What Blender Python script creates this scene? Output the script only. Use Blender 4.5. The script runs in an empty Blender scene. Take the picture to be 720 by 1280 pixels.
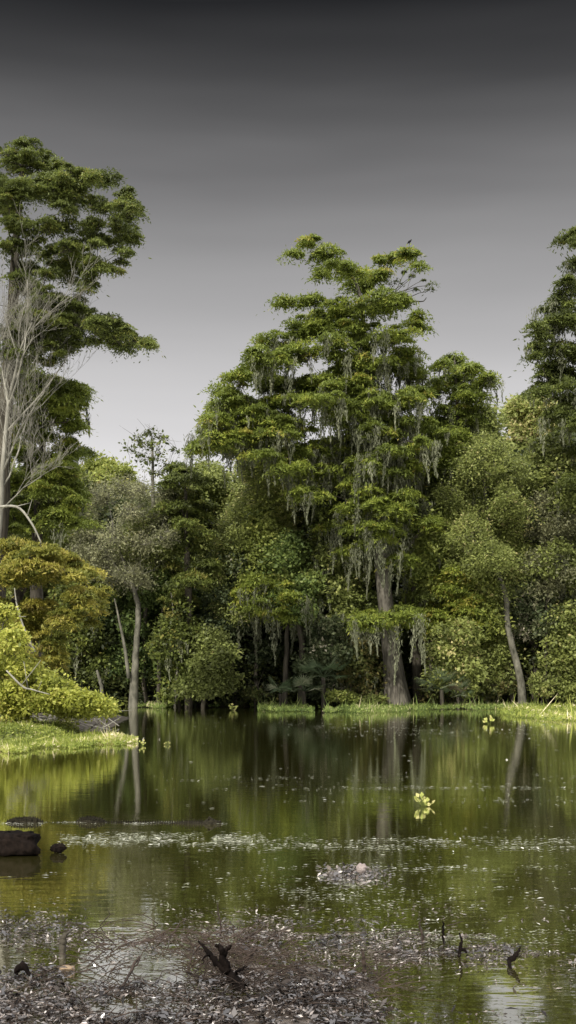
import bpy, math, random
import numpy as np

C = bpy.context.scene.collection
R = math.radians
HZ, F, CH = 846.0, 1500.0, 1.65          # horizon row, focal length in photo pixels, eye height (m)

def X(px, Y): return (px-360.0)/F*Y
def Z(py, Y): return CH+(HZ-py)/F*Y
def W3(px, py, Y): return np.array([X(px, Y), Y, Z(py, Y)])
def YG(py, z=0.0): return (CH-z)*F/(py-HZ)      # distance of a water-level point seen at row py

# ------------------------------------------------------------------ noise
def _hash(i, j, s):
    n = (i*374761393+j*668265263+s*974634777) & 0xffffffff
    n = ((n ^ (n >> 13))*1274126177) & 0xffffffff
    return ((n ^ (n >> 16)) & 0xffff)/65535.0
def vnoise(x, y, s=0):
    x = np.asarray(x, float); y = np.asarray(y, float)
    xi = np.floor(x).astype(np.int64); yi = np.floor(y).astype(np.int64)
    u = x-xi; v = y-yi; u = u*u*(3-2*u); v = v*v*(3-2*v)
    a = _hash(xi, yi, s); b = _hash(xi+1, yi, s); c = _hash(xi, yi+1, s); d = _hash(xi+1, yi+1, s)
    return (a*(1-u)+b*u)*(1-v)+(c*(1-u)+d*u)*v
def fbm(x, y, s=0, o=4):
    t = 0; a = .5; n = 0
    for k in range(o):
        t = t+a*vnoise(x*2**k, y*2**k, s+k*7); n += a; a *= .5
    return t/n
def sstep(a, b, x):
    t = np.clip((x-a)/(b-a), 0, 1); return t*t*(3-2*t)

# ------------------------------------------------------------------ objects
def tag(o, label=None, cat=None, group=None, kind=None):
    if label: o['label'] = label
    if cat: o['category'] = cat
    if group: o['group'] = group
    if kind: o['kind'] = kind
    return o
def empty(name, loc, label, cat, group=None):
    o = bpy.data.objects.new(name, None); o.location = tuple(float(v) for v in loc); C.objects.link(o)
    o.empty_display_size = .3
    return tag(o, label, cat, group)

class Acc:
    """collects quads, then links them as one mesh object"""
    def __init__(s): s.v = []; s.f = []; s.t = []; s.n = 0
    def add(s, v, f, t=None):
        v = np.asarray(v, float).reshape(-1, 3); f = np.asarray(f, np.int64).reshape(-1, 4)
        s.v.append(v); s.f.append(f+s.n); s.n += len(v)
        s.t.append(np.full(len(f), .5) if t is None else np.broadcast_to(np.asarray(t, float), (len(f),)))
    def leaves(s, P, A, N, L, Wd, t, fold=0.0):
        A = A/(np.linalg.norm(A, axis=1, keepdims=True)+1e-9)
        S = np.cross(A, N); S /= np.linalg.norm(S, axis=1, keepdims=True)+1e-9
        L = np.broadcast_to(L, (len(P),))[:, None]; Wd = np.broadcast_to(Wd, (len(P),))[:, None]
        v = np.stack([P-A*L*.5, P+S*Wd*.5-A*L*.08, P+A*L*.5, P-S*Wd*.5-A*L*.08], 1)
        if fold:
            U = np.cross(S, A); v[:, 1] += U*Wd*fold; v[:, 3] += U*Wd*fold
        n = len(P); s.add(v.reshape(-1, 3), np.arange(4*n).reshape(n, 4), t)
    def tube(s, pts, rad, sides=6, flute=None, squash=1.0, cap=True, t=None):
        pts = np.asarray(pts, float); rad = np.asarray(rad, float)*np.ones(len(pts))
        T = np.gradient(pts, axis=0); T /= np.linalg.norm(T, axis=1, keepdims=True)+1e-9
        ref = np.array([0, 1., 0]) if abs(T[:, 1]).mean() < .8 else np.array([1., 0, 0])
        U = np.cross(T, ref); U /= np.linalg.norm(U, axis=1, keepdims=True)+1e-9
        V = np.cross(T, U)
        th = np.linspace(0, 2*math.pi, sides, endpoint=False)
        rr = np.repeat(rad[:, None], sides, 1)
        if flute is not None: rr = rr*flute(th[None, :], np.linspace(0, 1, len(pts))[:, None])
        v = pts[:, None]+rr[..., None]*(np.cos(th)[None, :, None]*U[:, None]+np.sin(th)[None, :, None]*V[:, None]*squash)
        k = len(pts); i = np.arange(k-1)[:, None]*sides; j = np.arange(sides)[None]
        f = np.stack([i+j, i+(j+1) % sides, i+sides+(j+1) % sides, i+sides+j], -1).reshape(-1, 4)
        v = v.reshape(-1, 3)
        if cap:
            b = len(v); v = np.vstack([v, pts[0], pts[-1]])
            c = []
            for q in range(0, sides-1, 2):
                c.append([b, (q+2) % sides, q+1, q]); e = (k-1)*sides
                c.append([b+1, e+q, e+q+1, e+(q+2) % sides])
            f = np.vstack([f, np.array(c)])
        s.add(v, f, t)
    def build(s, name, mat, parent=None, origin=(0, 0, 0), smooth=False):
        v = np.concatenate(s.v)-np.asarray(origin, float); f = np.concatenate(s.f); t = np.concatenate(s.t)
        me = bpy.data.meshes.new(name)
        me.vertices.add(len(v)); me.vertices.foreach_set('co', v.astype(np.float32).ravel())
        me.loops.add(len(f)*4); me.loops.foreach_set('vertex_index', f.astype(np.int32).ravel())
        me.polygons.add(len(f)); me.polygons.foreach_set('loop_start', np.arange(0, 4*len(f), 4, dtype=np.int32))
        a = me.attributes.new('tint', 'FLOAT', 'FACE'); a.data.foreach_set('value', t.astype(np.float32))
        me.update(calc_edges=True)
        if smooth: me.polygons.foreach_set('use_smooth', np.ones(len(f), bool))
        me.materials.append(mat)
        o = bpy.data.objects.new(name, me); C.objects.link(o)
        if parent is not None: o.parent = parent
        else: o.location = tuple(float(q) for q in origin)
        return o

# ------------------------------------------------------------------ materials
def newmat(name):
    m = bpy.data.materials.new(name); m.use_nodes = True; nt = m.node_tree
    for n in list(nt.nodes): nt.nodes.remove(n)
    return m, nt, nt.nodes, nt.links
def ramp(nt, stops):
    r = nt.nodes.new('ShaderNodeValToRGB'); e = r.color_ramp.elements
    while len(e) < len(stops): e.new(.5)
    for q, (p, c) in zip(e, stops): q.position = p; q.color = (*c, 1)
    return r
def leafmat(name, stops, transl=.42, rough=.5, spec=.25):
    m, nt, N, K = newmat(name)
    at = N.new('ShaderNodeAttribute'); at.attribute_name = 'tint'
    if transl == .42: stops = [(q, (min(c[0]*1.62, c[1]*1.55), c[1]*1.32, (c[2]+.08*c[1])*1.45)) for q, c in stops]
    r = ramp(nt, stops); K.new(at.outputs['Fac'], r.inputs[0])
    p = N.new('ShaderNodeBsdfPrincipled'); p.inputs['Roughness'].default_value = rough
    p.inputs['Specular IOR Level'].default_value = spec
    tr = N.new('ShaderNodeBsdfTranslucent'); mx = N.new('ShaderNodeMixShader'); mx.inputs[0].default_value = transl
    o = N.new('ShaderNodeOutputMaterial')
    K.new(r.outputs[0], p.inputs['Base Color'])
    K.new(r.outputs[0], tr.inputs['Color'])
    K.new(p.outputs[0], mx.inputs[1]); K.new(tr.outputs[0], mx.inputs[2]); K.new(mx.outputs[0], o.inputs[0])
    return m
def barkmat(name, a, b, scale=(6, 6, .8), rough=.85, bump=.6, spec=.2, dist=.05):
    m, nt, N, K = newmat(name)
    tc = N.new('ShaderNodeTexCoord'); mp = N.new('ShaderNodeMapping'); mp.inputs['Scale'].default_value = scale
    K.new(tc.outputs['Object'], mp.inputs[0])
    nz = N.new('ShaderNodeTexNoise'); nz.inputs['Scale'].default_value = 1.6; nz.inputs['Detail'].default_value = 7
    K.new(mp.outputs[0], nz.inputs['Vector'])
    nb = N.new('ShaderNodeTexNoise'); nb.inputs['Scale'].default_value = .9; nb.inputs['Detail'].default_value = 4
    K.new(tc.outputs['Object'], nb.inputs['Vector'])
    mm = N.new('ShaderNodeMath'); mm.operation = 'MULTIPLY_ADD'; mm.inputs[1].default_value = .45
    K.new(nb.outputs[0], mm.inputs[0])
    m2 = N.new('ShaderNodeMath'); m2.operation = 'MULTIPLY'; m2.inputs[1].default_value = .55
    K.new(nz.outputs[0], m2.inputs[0]); K.new(m2.outputs[0], mm.inputs[2])
    r = ramp(nt, [(.36, a), (.64, b)]); K.new(mm.outputs[0], r.inputs[0])
    p = N.new('ShaderNodeBsdfPrincipled'); p.inputs['Roughness'].default_value = rough
    p.inputs['Specular IOR Level'].default_value = spec
    bu = N.new('ShaderNodeBump'); bu.inputs['Strength'].default_value = bump; bu.inputs['Distance'].default_value = dist
    K.new(nz.outputs[0], bu.inputs['Height']); K.new(bu.outputs[0], p.inputs['Normal'])
    K.new(r.outputs[0], p.inputs['Base Color'])
    o = N.new('ShaderNodeOutputMaterial'); K.new(p.outputs[0], o.inputs[0])
    return m

M = {}
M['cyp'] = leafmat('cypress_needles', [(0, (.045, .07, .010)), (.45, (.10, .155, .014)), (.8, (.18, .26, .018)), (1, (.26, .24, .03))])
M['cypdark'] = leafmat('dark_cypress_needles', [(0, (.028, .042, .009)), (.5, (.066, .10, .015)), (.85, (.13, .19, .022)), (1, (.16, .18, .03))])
M['gold'] = leafmat('golden_needles', [(0, (.07, .10, .010)), (.45, (.165, .20, .018)), (.88, (.27, .29, .03)), (1, (.27, .20, .04))])
M['bush'] = leafmat('yellow_green_leaves', [(0, (.09, .13, .012)), (.5, (.22, .29, .022)), (.85, (.36, .43, .06)), (1, (.38, .32, .06))])
M['olive'] = leafmat('olive_leaves', [(0, (.06, .085, .018)), (.5, (.14, .20, .035)), (.85, (.23, .31, .06)), (1, (.33, .36, .12))])
M['pale'] = leafmat('pale_leaves', [(0, (.08, .10, .04)), (.5, (.16, .20, .08)), (.85, (.26, .32, .13)), (1, (.33, .37, .18))])
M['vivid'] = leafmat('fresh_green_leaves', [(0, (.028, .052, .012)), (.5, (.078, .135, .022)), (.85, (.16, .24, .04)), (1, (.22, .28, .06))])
M['blue'] = leafmat('bluish_vine_leaves', [(0, (.026, .042, .016)), (.5, (.07, .11, .035)), (.85, (.16, .21, .085)), (1, (.36, .4, .24))])
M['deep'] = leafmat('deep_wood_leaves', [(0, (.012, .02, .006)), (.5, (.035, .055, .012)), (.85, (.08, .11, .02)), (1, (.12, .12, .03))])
M['lightg'] = leafmat('light_green_leaves', [(0, (.07, .11, .015)), (.5, (.18, .25, .035)), (.85, (.28, .36, .06)), (1, (.34, .36, .12))])
M['moss'] = leafmat('grey_green_moss', [(0, (.07, .075, .045)), (.5, (.15, .16, .10)), (1, (.28, .29, .19))], .2, .9, .05)
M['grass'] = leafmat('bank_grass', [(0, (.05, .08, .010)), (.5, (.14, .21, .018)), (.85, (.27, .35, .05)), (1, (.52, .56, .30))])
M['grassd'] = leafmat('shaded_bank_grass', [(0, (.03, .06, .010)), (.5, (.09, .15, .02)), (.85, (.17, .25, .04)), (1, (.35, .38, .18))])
M['palm'] = leafmat('palmetto_leaf', [(0, (.035, .07, .025)), (.5, (.08, .13, .05)), (1, (.24, .30, .16))])
M['deadpalm'] = leafmat('dead_palmetto_leaf', [(0, (.16, .07, .035)), (1, (.30, .15, .08))])
M['float'] = leafmat('floating_bits', [(0, (.10, .11, .06)), (.4, (.30, .31, .22)), (.8, (.55, .55, .46)), (1, (.8, .8, .72))], .1, .35, .5)
M['litter'] = leafmat('wet_leaf_litter', [(0, (.012, .009, .008)), (.4, (.055, .043, .035)), (.7, (.16, .13, .11)), (.92, (.36, .32, .285)), (1, (.56, .51, .46))], .05, .24, .9)
M['bark'] = barkmat('cypress_bark', (.03, .026, .020), (.17, .155, .125))
M['barkd'] = barkmat('dark_bark', (.022, .019, .014), (.085, .075, .055))
M['barkp'] = barkmat('pale_bark', (.035, .035, .025), (.17, .16, .125), (3, 3, 1.5))
M['dead'] = barkmat('dead_wood', (.13, .125, .10), (.34, .325, .27), (4, 4, 1))
M['wet'] = barkmat('wet_black_wood', (.002, .0018, .0018), (.014, .010, .008), (14, 14, 8), .8, .9, .03, .02)
M['stick'] = barkmat('wet_stick', (.012, .009, .007), (.07, .05, .038), (20, 20, 20), .7, .6, .15, .005)
M['bird'] = barkmat('black_plumage', (.004, .004, .004), (.012, .012, .012))

# ------------------------------------------------------------------ trees
STY = dict(                      # leaf length, width, droop, up-bias, clump radii, leaves per clump
    cypress=(.225, .066, .35, 1.0, (.60, .60, .24), 160),
    broad=(.21, .125, .15, .55, (.52, .52, .42), 96),
    fine=(.15, .07, .1, .5, (.55, .55, .46), 110),
    willow=(.24, .05, .9, .4, (.5, .5, .5), 84))

def smooth_path(pts, n, rng, jit=0.0):
    pts = np.asarray(pts, float); k = len(pts)
    q = np.linspace(0, k-1, n); i = np.clip(q.astype(int), 0, k-2); u = (q-i)[:, None]
    g = lambda a: pts[np.clip(a, 0, k-1)]
    p0, p1, p2, p3 = g(i-1), g(i), g(i+1), g(i+2)
    r = .5*((2*p1)+(-p0+p2)*u+(2*p0-5*p1+4*p2-p3)*u**2+(-p0+3*p1-3*p2+p3)*u**3)
    if jit:
        e = rng.normal(0, jit, (n, r.shape[1])); e[0] = 0; e[-1] = 0; r = r+e
    return r

def foliage(acc, rng, cen, sty, k=1.0, dens=1.0, tint=.45, tvar=.16, rad=1.0):
    """leaf-sized faces gathered round every clump centre"""
    L, Wd, dr, up, cr, n = STY[sty]
    n = max(6, int(n*dens/k**1.5*max(rad, .6)**.8)); m = len(cen)
    cr = np.array(cr)*rad
    D = rng.normal(size=(m, n, 3)); D /= np.linalg.norm(D, axis=2, keepdims=True)
    if sty == 'cypress': D[..., 2] = np.where(D[..., 2] < -.2, -D[..., 2]*.5, D[..., 2])
    rr = rng.uniform(.15, 1, (m, n, 1))**.45
    rr = np.where(rng.uniform(0, 1, (m, n, 1)) < (.16 if sty == 'cypress' else .30), rr*rng.uniform(1, 1.7, (m, n, 1)), rr)
    sc = rng.uniform(.35, 1.4, (m, 1, 1)) if sty == 'cypress' else rng.uniform(.3, 1.7, (m, 1, 1))
    off = D*rr*sc*cr
    P = cen[:, None]+off
    if sty == 'cypress':   # pads arch over: the rim hangs lower than the middle
        P[..., 2] -= .22*(off[..., 0]**2+off[..., 1]**2)/(cr[0]**2)*rad
    out = D*np.array([1, 1, .4])
    A = out*.8+rng.normal(0, .5, (m, n, 3)); A[..., 2] -= dr
    Nn = D*.5+rng.normal(0, .55, (m, n, 3)); Nn[..., 2] += up
    ct = rng.normal(tint, tvar, (m, 1))
    t = np.clip(ct+rng.normal(0, .13, (m, n)), 0, 1)
    s = rng.uniform(.6, 1.35, (m, n))*k
    acc.leaves(P.reshape(-1, 3), A.reshape(-1, 3), Nn.reshape(-1, 3), (L*s).ravel(), (Wd*s).ravel(), t.ravel())

def moss_strands(acc, rng, anchors, lens, wid):
    for p, L, w in zip(anchors, lens, wid):
        n = max(10, int(L/.013))
        u = rng.uniform(0, 1, n)**.9
        prof = w*(np.sin(np.clip(u*1.15+.12, 0, 1)*math.pi)**.7*(1-u*.55)+.1)
        sway = np.sin(u*rng.uniform(1, 3)+rng.uniform(0, 6))*w*.5
        P = np.stack([p[0]+sway+rng.normal(0, 1, n)*prof*.5, p[1]+rng.normal(0, 1, n)*prof*.5, p[2]-u*L], 1)
        A = np.stack([rng.normal(0, .3, n), rng.normal(0, .3, n), -np.ones(n)], 1)
        N = rng.normal(0, 1, (n, 3)); N[:, 2] *= .2; N[:, 1] -= .5
        acc.leaves(P, A, N, rng.uniform(.10, .30, n), rng.uniform(.02, .05, n), np.clip(rng.normal(.5, .2)+rng.normal(0, .15, n), 0, 1))

def tree(name, label, cat, Y, trunk, pads, sty='broad', mat='olive', bark='barkd', seed=1, dens=1.0, k=1.0,
         depth=2.0, moss=0.0, mlen=(.6, 1.6), tint=.45, tvar=.16, group=None, flute=0.0, limbf=.3, subm=1.0, rad=1.0, bare=0, sides=10, fill=1.0, front=0.0, mtop=0, fillfrom=0):
    rng = np.random.default_rng(seed)
    tp = np.array([[*W3(a, b, Y)] for a, b, w in trunk]); tr = np.array([w/F*Y*.5 for a, b, w in trunk])
    tp[0, 2] = min(tp[0, 2], ground(tp[0, 0], Y)-.15)
    base = np.array([tp[0, 0], Y, max(ground(tp[0, 0], Y), -.05)])
    root = empty(name, base, label, cat, group)
    n = 30
    path = smooth_path(np.hstack([tp, tr[:, None]]), n, rng); path[1:-1, :2] += rng.normal(0, .02, (n-2, 2))
    rad_ = np.maximum(path[:, 3], .012)
    wood = Acc()
    fl = None
    if flute:
        ph = rng.uniform(0, 6)
        fl = lambda th, t: 1+flute*np.exp(-t*5)*(.6*np.cos(5*th+ph)+.4*np.cos(8*th+2*ph+t*4))+.05*np.cos(3*th+9*t)
        sides = 26
    wood.tube(path[:, :3], rad_, sides, fl)
    cr = Acc(); limb = Acc(); anchors = []
    cl = []
    zt = path[:, 2]
    pads = list(pads)
    if fill:      # more sprays between the outer ones
        P0 = list(pads); nf = int(len(P0)*fill); tries = 0
        while nf > 0 and tries < 4000:
            tries += 1; p_, q_ = P0[rng.integers(len(P0))], P0[rng.integers(len(P0))]
            d_ = math.hypot(p_[0]-q_[0], (p_[1]-q_[1])*1.6)
            if 8 < d_ < 62 and (p_[1]+q_[1])*.5 > fillfrom:
                u_ = rng.uniform(.25, .75); pads.append((p_[0]*(1-u_)+q_[0]*u_, p_[1]*(1-u_)+q_[1]*u_, rng.uniform(.6, .9)*min(p_[2], q_[2]), rng.uniform(.7, 1)*min(p_[3], q_[3]))); nf -= 1
    nodes = [path[:, :3].copy()]; nrad = [rad_*.5]; ntr = [np.ones(n)]
    k0 = int(np.argmin(abs(zt-(zt[0]+.22*(zt[-1]-zt[0])))))
    nodes[0] = nodes[0][k0:]; nrad[0] = nrad[0][k0:]; ntr[0] = ntr[0][k0:]
    pads.sort(key=lambda p_: abs(p_[0]-np.interp(Z(p_[1], Y), zt, path[:, 0])/Y*F-360)+rng.uniform(0, 14))
    for pad in pads:
        px, py, rx, ry = pad[:4]
        dY = (rng.uniform(-1, 1)-front)*depth if len(pad) < 5 else pad[4]
        Yp = Y+dY
        c = W3(px, py, Yp); ax = rx/F*Yp; az = ry/F*Yp; ay = min(ax, 1.8)*.9
        m = max(3, int((ax*az*17+ax*3.4)*subm*1.25))
        D = rng.normal(size=(m, 3)); D /= np.linalg.norm(D, axis=1, keepdims=True)
        D *= rng.uniform(0, 1, (m, 1))**.4
        cs = c+D*np.array([max(ax-.22*rad, .1), ay, max(az-.08*rad, .08)])
        cl.append(cs)
        # limb
        NN = np.concatenate(nodes); NR = np.concatenate(nrad); NT = np.concatenate(ntr)
        dd = NN-c; hd = np.hypot(dd[:, 0], dd[:, 1]); cost = np.sqrt(hd**2+dd[:, 2]**2)*(1+.25*NT)+np.maximum(dd[:, 2]+.35*hd*limbf, 0)*1.6
        ia = int(np.argmin(cost)); a = NN[ia]; dist = float(np.linalg.norm(dd[ia]))
        mid = a*.5+c*.5; mid[2] += dist*.07+rng.normal(0, .10); mid[0] += rng.normal(0, .06)*dist; mid[1] += rng.normal(0, .06)*dist
        lr = min(NR[ia]*.85, .024+.012*dist+.35*NR[ia])
        lp = smooth_path([a, mid, c], 8, rng, .03); lrr = np.linspace(lr, max(lr*.45, .012), 8); limb.tube(lp, lrr, 5)
        nodes.append(lp[2:]); nrad.append(lrr[2:]); ntr.append(np.zeros(6))
        for q in cs:
            b = lp[rng.integers(4, 8)]
            mm = b*.5+q*.5+rng.normal(0, .08, 3)
            limb.tube([b, mm, q], [lr*.32+.006, .012, .006], 3)
            for _ in range(bare):
                e = q+rng.normal(0, .45, 3)*np.array([1, 1, .8])+np.array([0, 0, .15])
                limb.tube([q, q*.5+e*.5+rng.normal(0, .05, 3), e], [.011, .009, .005], 3, cap=False)
        if moss > 0 and py > mtop:
            nm = rng.poisson(moss*ax*2.2)
            for _ in range(nm):
                uu = rng.uniform(-.95, .95)
                anchors.append([c[0]+uu*ax, Yp+rng.uniform(-ay, ay), c[2]-az*.2*rng.uniform(0, 1)])
    cl = np.concatenate(cl)
    foliage(cr, rng, cl, sty, k, dens, tint, tvar, rad)
    wood.build('trunk', M[bark], root, base, smooth=True)
    limb.build('limbs', M[bark if bark == 'barkp' and bare else 'barkd'], root, base, smooth=True)
    cr.build('crown', M[mat], root, base)
    if len(anchors):
        mo = Acc(); na = len(anchors)
        # strands hang in bunches
        rep_ = rng.integers(1, 4, na); anchors = np.repeat(np.array(anchors), rep_, 0); na = len(anchors); anchors = anchors+rng.normal(0, .12, (na, 3))*np.array([1, 1, .4])
        L = rng.uniform(mlen[0], mlen[1], na)*rng.choice([.3, .55, .8, 1.25], na); w = L*.08+rng.uniform(.05, .17, na)
        moss_strands(mo, rng, anchors, L, w)
        mo.build('hanging_moss', M['moss'], root, base)
    return root

def egg(seed, cx, top, bot, hw, n, rx=(18, 34), ry=(9, 18), peak=.45):
    """pads filling an uneven egg-shaped crown"""
    r = random.Random(seed); out = []
    for i in range(n):
        t = (i+.5)/n*.96+r.uniform(-.03, .03)
        py = top+(bot-top)*t+6
        wmax = hw*math.sin(math.pi*min(1, max(.06, (t/peak)*.5 if t < peak else .5+(t-peak)/(1-peak)*.32)))
        out.append((cx+r.uniform(-1, 1)*wmax, py, r.uniform(*rx), r.uniform(*ry)))
    return out

# ------------------------------------------------------------------ ground
def ground(x, y):
    x = np.asarray(x, float); y = np.asarray(y, float)
    w = fbm(x*.22+9, y*.22, 3)*3-1.5
    far = sstep(-1.2, 3.0, y-(64.8+w*.9))*.62+sstep(70, 110, y)*1.3
    side = np.maximum(sstep(15.5, 19, -x+w)*sstep(24, 30, y), sstep(19, 23, x+w)*sstep(30, 40, y))*.75
    lft = np.minimum(np.minimum(sstep(4.6, 6.4, -x-.035*(y-30)+w*.25), sstep(28.3, 31.5, y+w*.5)), sstep(0, 3.5, 50-y))*.7
    near = sstep(-.55, .75, 6.95-y-sstep(.35, .95, x)*1.75+(fbm(x*1.3, y*1.3, 5)-.5)*1.5+.35*np.sin(x*1.7+1)*(x < .4))*.455
    near = near+sstep(5.0, 1.0, y)*.35
    near = near-.22*np.exp(-((x+.74)/.30)**2-((y-6.85)/.50)**2)
    h = -.45+np.maximum(np.maximum(far, side), np.maximum(lft, near))
    return h+(fbm(x*.8, y*.8, 11)-.5)*.12*(y > 10)+((fbm(x*9, y*9, 12, 3)-.5)*.05+(fbm(x*2.6, y*3.4, 14, 2)-.5)*.05)*(y < 10)

def axis(parts):
    a = np.concatenate([np.arange(s, e, d) for s, e, d in parts]); return np.unique(np.round(a, 4))
gx = axis([(-700, -60, 40), (-60, -24, 3), (-24, -2.6, .45), (-2.6, 2.6, .035), (2.6, 24, .45), (24, 60, 3), (60, 741, 40)])
gy = axis([(-40, 0, 8), (0, 4.6, .3), (4.6, 9, .035), (9, 26, .8), (26, 76, .45), (76, 130, 4), (130, 900, 50)])
GX, GY = np.meshgrid(gx, gy); GZ = ground(GX, GY)
a = Acc(); nx = len(gx); ii, jj = np.meshgrid(np.arange(nx-1), np.arange(len(gy)-1))
i0 = (jj*nx+ii).ravel()
a.add(np.stack([GX, GY, GZ], -1).reshape(-1, 3), np.stack([i0, i0+1, i0+nx+1, i0+nx], 1))
m, nt, N, K = newmat('mud')
tc = N.new('ShaderNodeTexCoord')
n1 = N.new('ShaderNodeTexNoise'); n1.inputs['Scale'].default_value = 14; n1.inputs['Detail'].default_value = 8
n2 = N.new('ShaderNodeTexNoise'); n2.inputs['Scale'].default_value = .7; n2.inputs['Detail'].default_value = 4
K.new(tc.outputs['Object'], n1.inputs['Vector']); K.new(tc.outputs['Object'], n2.inputs['Vector'])
ad = N.new('ShaderNodeMath'); ad.operation = 'ADD'; K.new(n1.outputs[0], ad.inputs[0]); K.new(n2.outputs[0], ad.inputs[1])
dv = N.new('ShaderNodeMath'); dv.operation = 'MULTIPLY'; dv.inputs[1].default_value = .5; K.new(ad.outputs[0], dv.inputs[0])
r = ramp(nt, [(.38, (.018, .013, .010)), (.5, (.05, .038, .028)), (.62, (.11, .09, .07))]); K.new(dv.outputs[0], r.inputs[0])
p = N.new('ShaderNodeBsdfPrincipled'); K.new(r.outputs[0], p.inputs['Base Color'])
p.inputs['Roughness'].default_value = .45
bu = N.new('ShaderNodeBump'); bu.inputs['Strength'].default_value = .8; bu.inputs['Distance'].default_value = .03
K.new(n1.outputs[0], bu.inputs['Height']); K.new(bu.outputs[0], p.inputs['Normal'])
o = N.new('ShaderNodeOutputMaterial'); K.new(p.outputs[0], o.inputs[0])
tag(a.build('ground', m, smooth=True), kind='structure')

# ------------------------------------------------------------------ water
m, nt, N, K = newmat('pond_water')
tc = N.new('ShaderNodeTexCoord'); mp = N.new('ShaderNodeMapping'); mp.inputs['Scale'].default_value = (.55, 1.6, 1)
K.new(tc.outputs['Object'], mp.inputs[0])
n1 = N.new('ShaderNodeTexNoise'); n1.inputs['Scale'].default_value = 5.5; n1.inputs['Detail'].default_value = 3
n2 = N.new('ShaderNodeTexNoise'); n2.inputs['Scale'].default_value = .8; n2.inputs['Detail'].default_value = 2
K.new(mp.outputs[0], n1.inputs['Vector']); K.new(mp.outputs[0], n2.inputs['Vector'])
ad = N.new('ShaderNodeMath'); ad.operation = 'MULTIPLY_ADD'; ad.inputs[1].default_value = .9
K.new(n2.outputs[0], ad.inputs[0]); K.new(n1.outputs[0], ad.inputs[2])
bu = N.new('ShaderNodeBump'); bu.inputs['Strength'].default_value = .07; bu.inputs['Distance'].default_value = .02
K.new(ad.outputs[0], bu.inputs['Height'])
fr = N.new('ShaderNodeFresnel'); fr.inputs['IOR'].default_value = 1.33; K.new(bu.outputs[0], fr.inputs['Normal'])
pw = N.new('ShaderNodeMath'); pw.operation = 'POWER'; pw.inputs[1].default_value = .15; K.new(fr.outputs[0], pw.inputs[0])
df = N.new('ShaderNodeBsdfDiffuse'); df.inputs['Color'].default_value = (.055, .052, .012, 1)
gl = N.new('ShaderNodeBsdfGlossy'); gl.inputs['Color'].default_value = (.93, .93, .90, 1); gl.inputs['Roughness'].default_value = .02; K.new(bu.outputs[0], gl.inputs['Normal'])
mx = N.new('ShaderNodeMixShader'); K.new(pw.outputs[0], mx.inputs[0]); K.new(df.outputs[0], mx.inputs[1]); K.new(gl.outputs[0], mx.inputs[2])
o = N.new('ShaderNodeOutputMaterial'); K.new(mx.outputs[0], o.inputs[0])
a = Acc(); a.add([(-60, 2.5, 0), (60, 2.5, 0), (60, 72, 0), (-60, 72, 0)], [[0, 1, 2, 3]])
tag(a.build('water', m), kind='structure')

# ------------------------------------------------------------------ the great cypress
main_pads = [
 (385, 303, 20, 7), (369, 316, 12, 7), (408, 318, 24, 9), (432, 333, 30, 12), (452, 352, 30, 13), (402, 342, 12, 6), (475, 345, 14, 12),
 (488, 322, 28, 7), (512, 318, 20, 7), (523, 332, 8, 5),
 (358, 378, 24, 6), (385, 374, 20, 6), (430, 384, 38, 12), (475, 376, 36, 14), (505, 372, 16, 8), (522, 394, 14, 5), (520, 408, 20, 6), (395, 398, 30, 9),
 (385, 412, 42, 13), (350, 428, 34, 12), (320, 440, 16, 8), (445, 412, 40, 12), (495, 420, 34, 12), (330, 452, 26, 11), (372, 440, 34, 12),
 (300, 472, 26, 10), (340, 478, 26, 10), (390, 478, 42, 12), (450, 462, 40, 10), (510, 458, 30, 12), (505, 440, 26, 8), (280, 488, 18, 9),
 (268, 518, 20, 10), (300, 505, 30, 11), (350, 500, 42, 9), (405, 500, 42, 8), (450, 504, 40, 8), (495, 506, 30, 10), (525, 490, 22, 9),
 (258, 540, 20, 10), (290, 532, 34, 12), (335, 525, 30, 10), (515, 530, 30, 10), (250, 560, 16, 7), (285, 556, 30, 9), (545, 545, 26, 10),
 (440, 548, 30, 9), (400, 560, 34, 9), (462, 458, 20, 8, -1.7), (452, 478, 28, 9, -2.0), (470, 498, 28, 9, -2.1), (458, 520, 30, 9, -2.2), (478, 545, 28, 9, -2.0), (455, 572, 30, 9, -2.1), (480, 592, 28, 9, -2.2), (462, 618, 30, 9, -2.3), (486, 640, 28, 9, -2.2), (470, 655, 28, 8, -2.4), (425, 445, 26, 9), (430, 465, 24, 9), (415, 425, 24, 9), (455, 430, 26, 9, -1.5), (474, 672, 24, 7, -2.2), (500, 772, 30, 7, -2.6), (470, 782, 26, 7, -2.6), (330, 545, 34, 10), (372, 535, 34, 10), (310, 562, 30, 9), (350, 572, 34, 10), (375, 595, 30, 9), (425, 522, 30, 10), (500, 560, 34, 10), (420, 590, 42, 11), (480, 600, 34, 10), (525, 590, 28, 9), (385, 618, 32, 10),
 (445, 632, 34, 10), (510, 628, 36, 10), (410, 660, 30, 10), (470, 662, 36, 10), (530, 655, 26, 9), (440, 690, 26, 9), (500, 700, 26, 8),
 (470, 768, 34, 8), (510, 764, 34, 8), (445, 780, 22, 7)]
tree('bald_cypress', 'tallest bald cypress in the middle, moss-hung tiered crown over a flared grey trunk', 'tree', 63.8,
     [(497, 884, 42), (494, 862, 30), (489, 820, 23), (482, 760, 19), (476, 700, 17), (470, 630, 15), (464, 560, 13), (461, 480, 10), (456, 420, 7), (450, 370, 4.5), (436, 335, 2.5)],
     main_pads, 'cypress', 'cyp', 'bark', 11, moss=1.25, mtop=412, fill=1.5, fillfrom=445, mlen=(.8, 2.4), depth=2.4, flute=.22, tint=.5, subm=1.05, front=.35)
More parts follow.
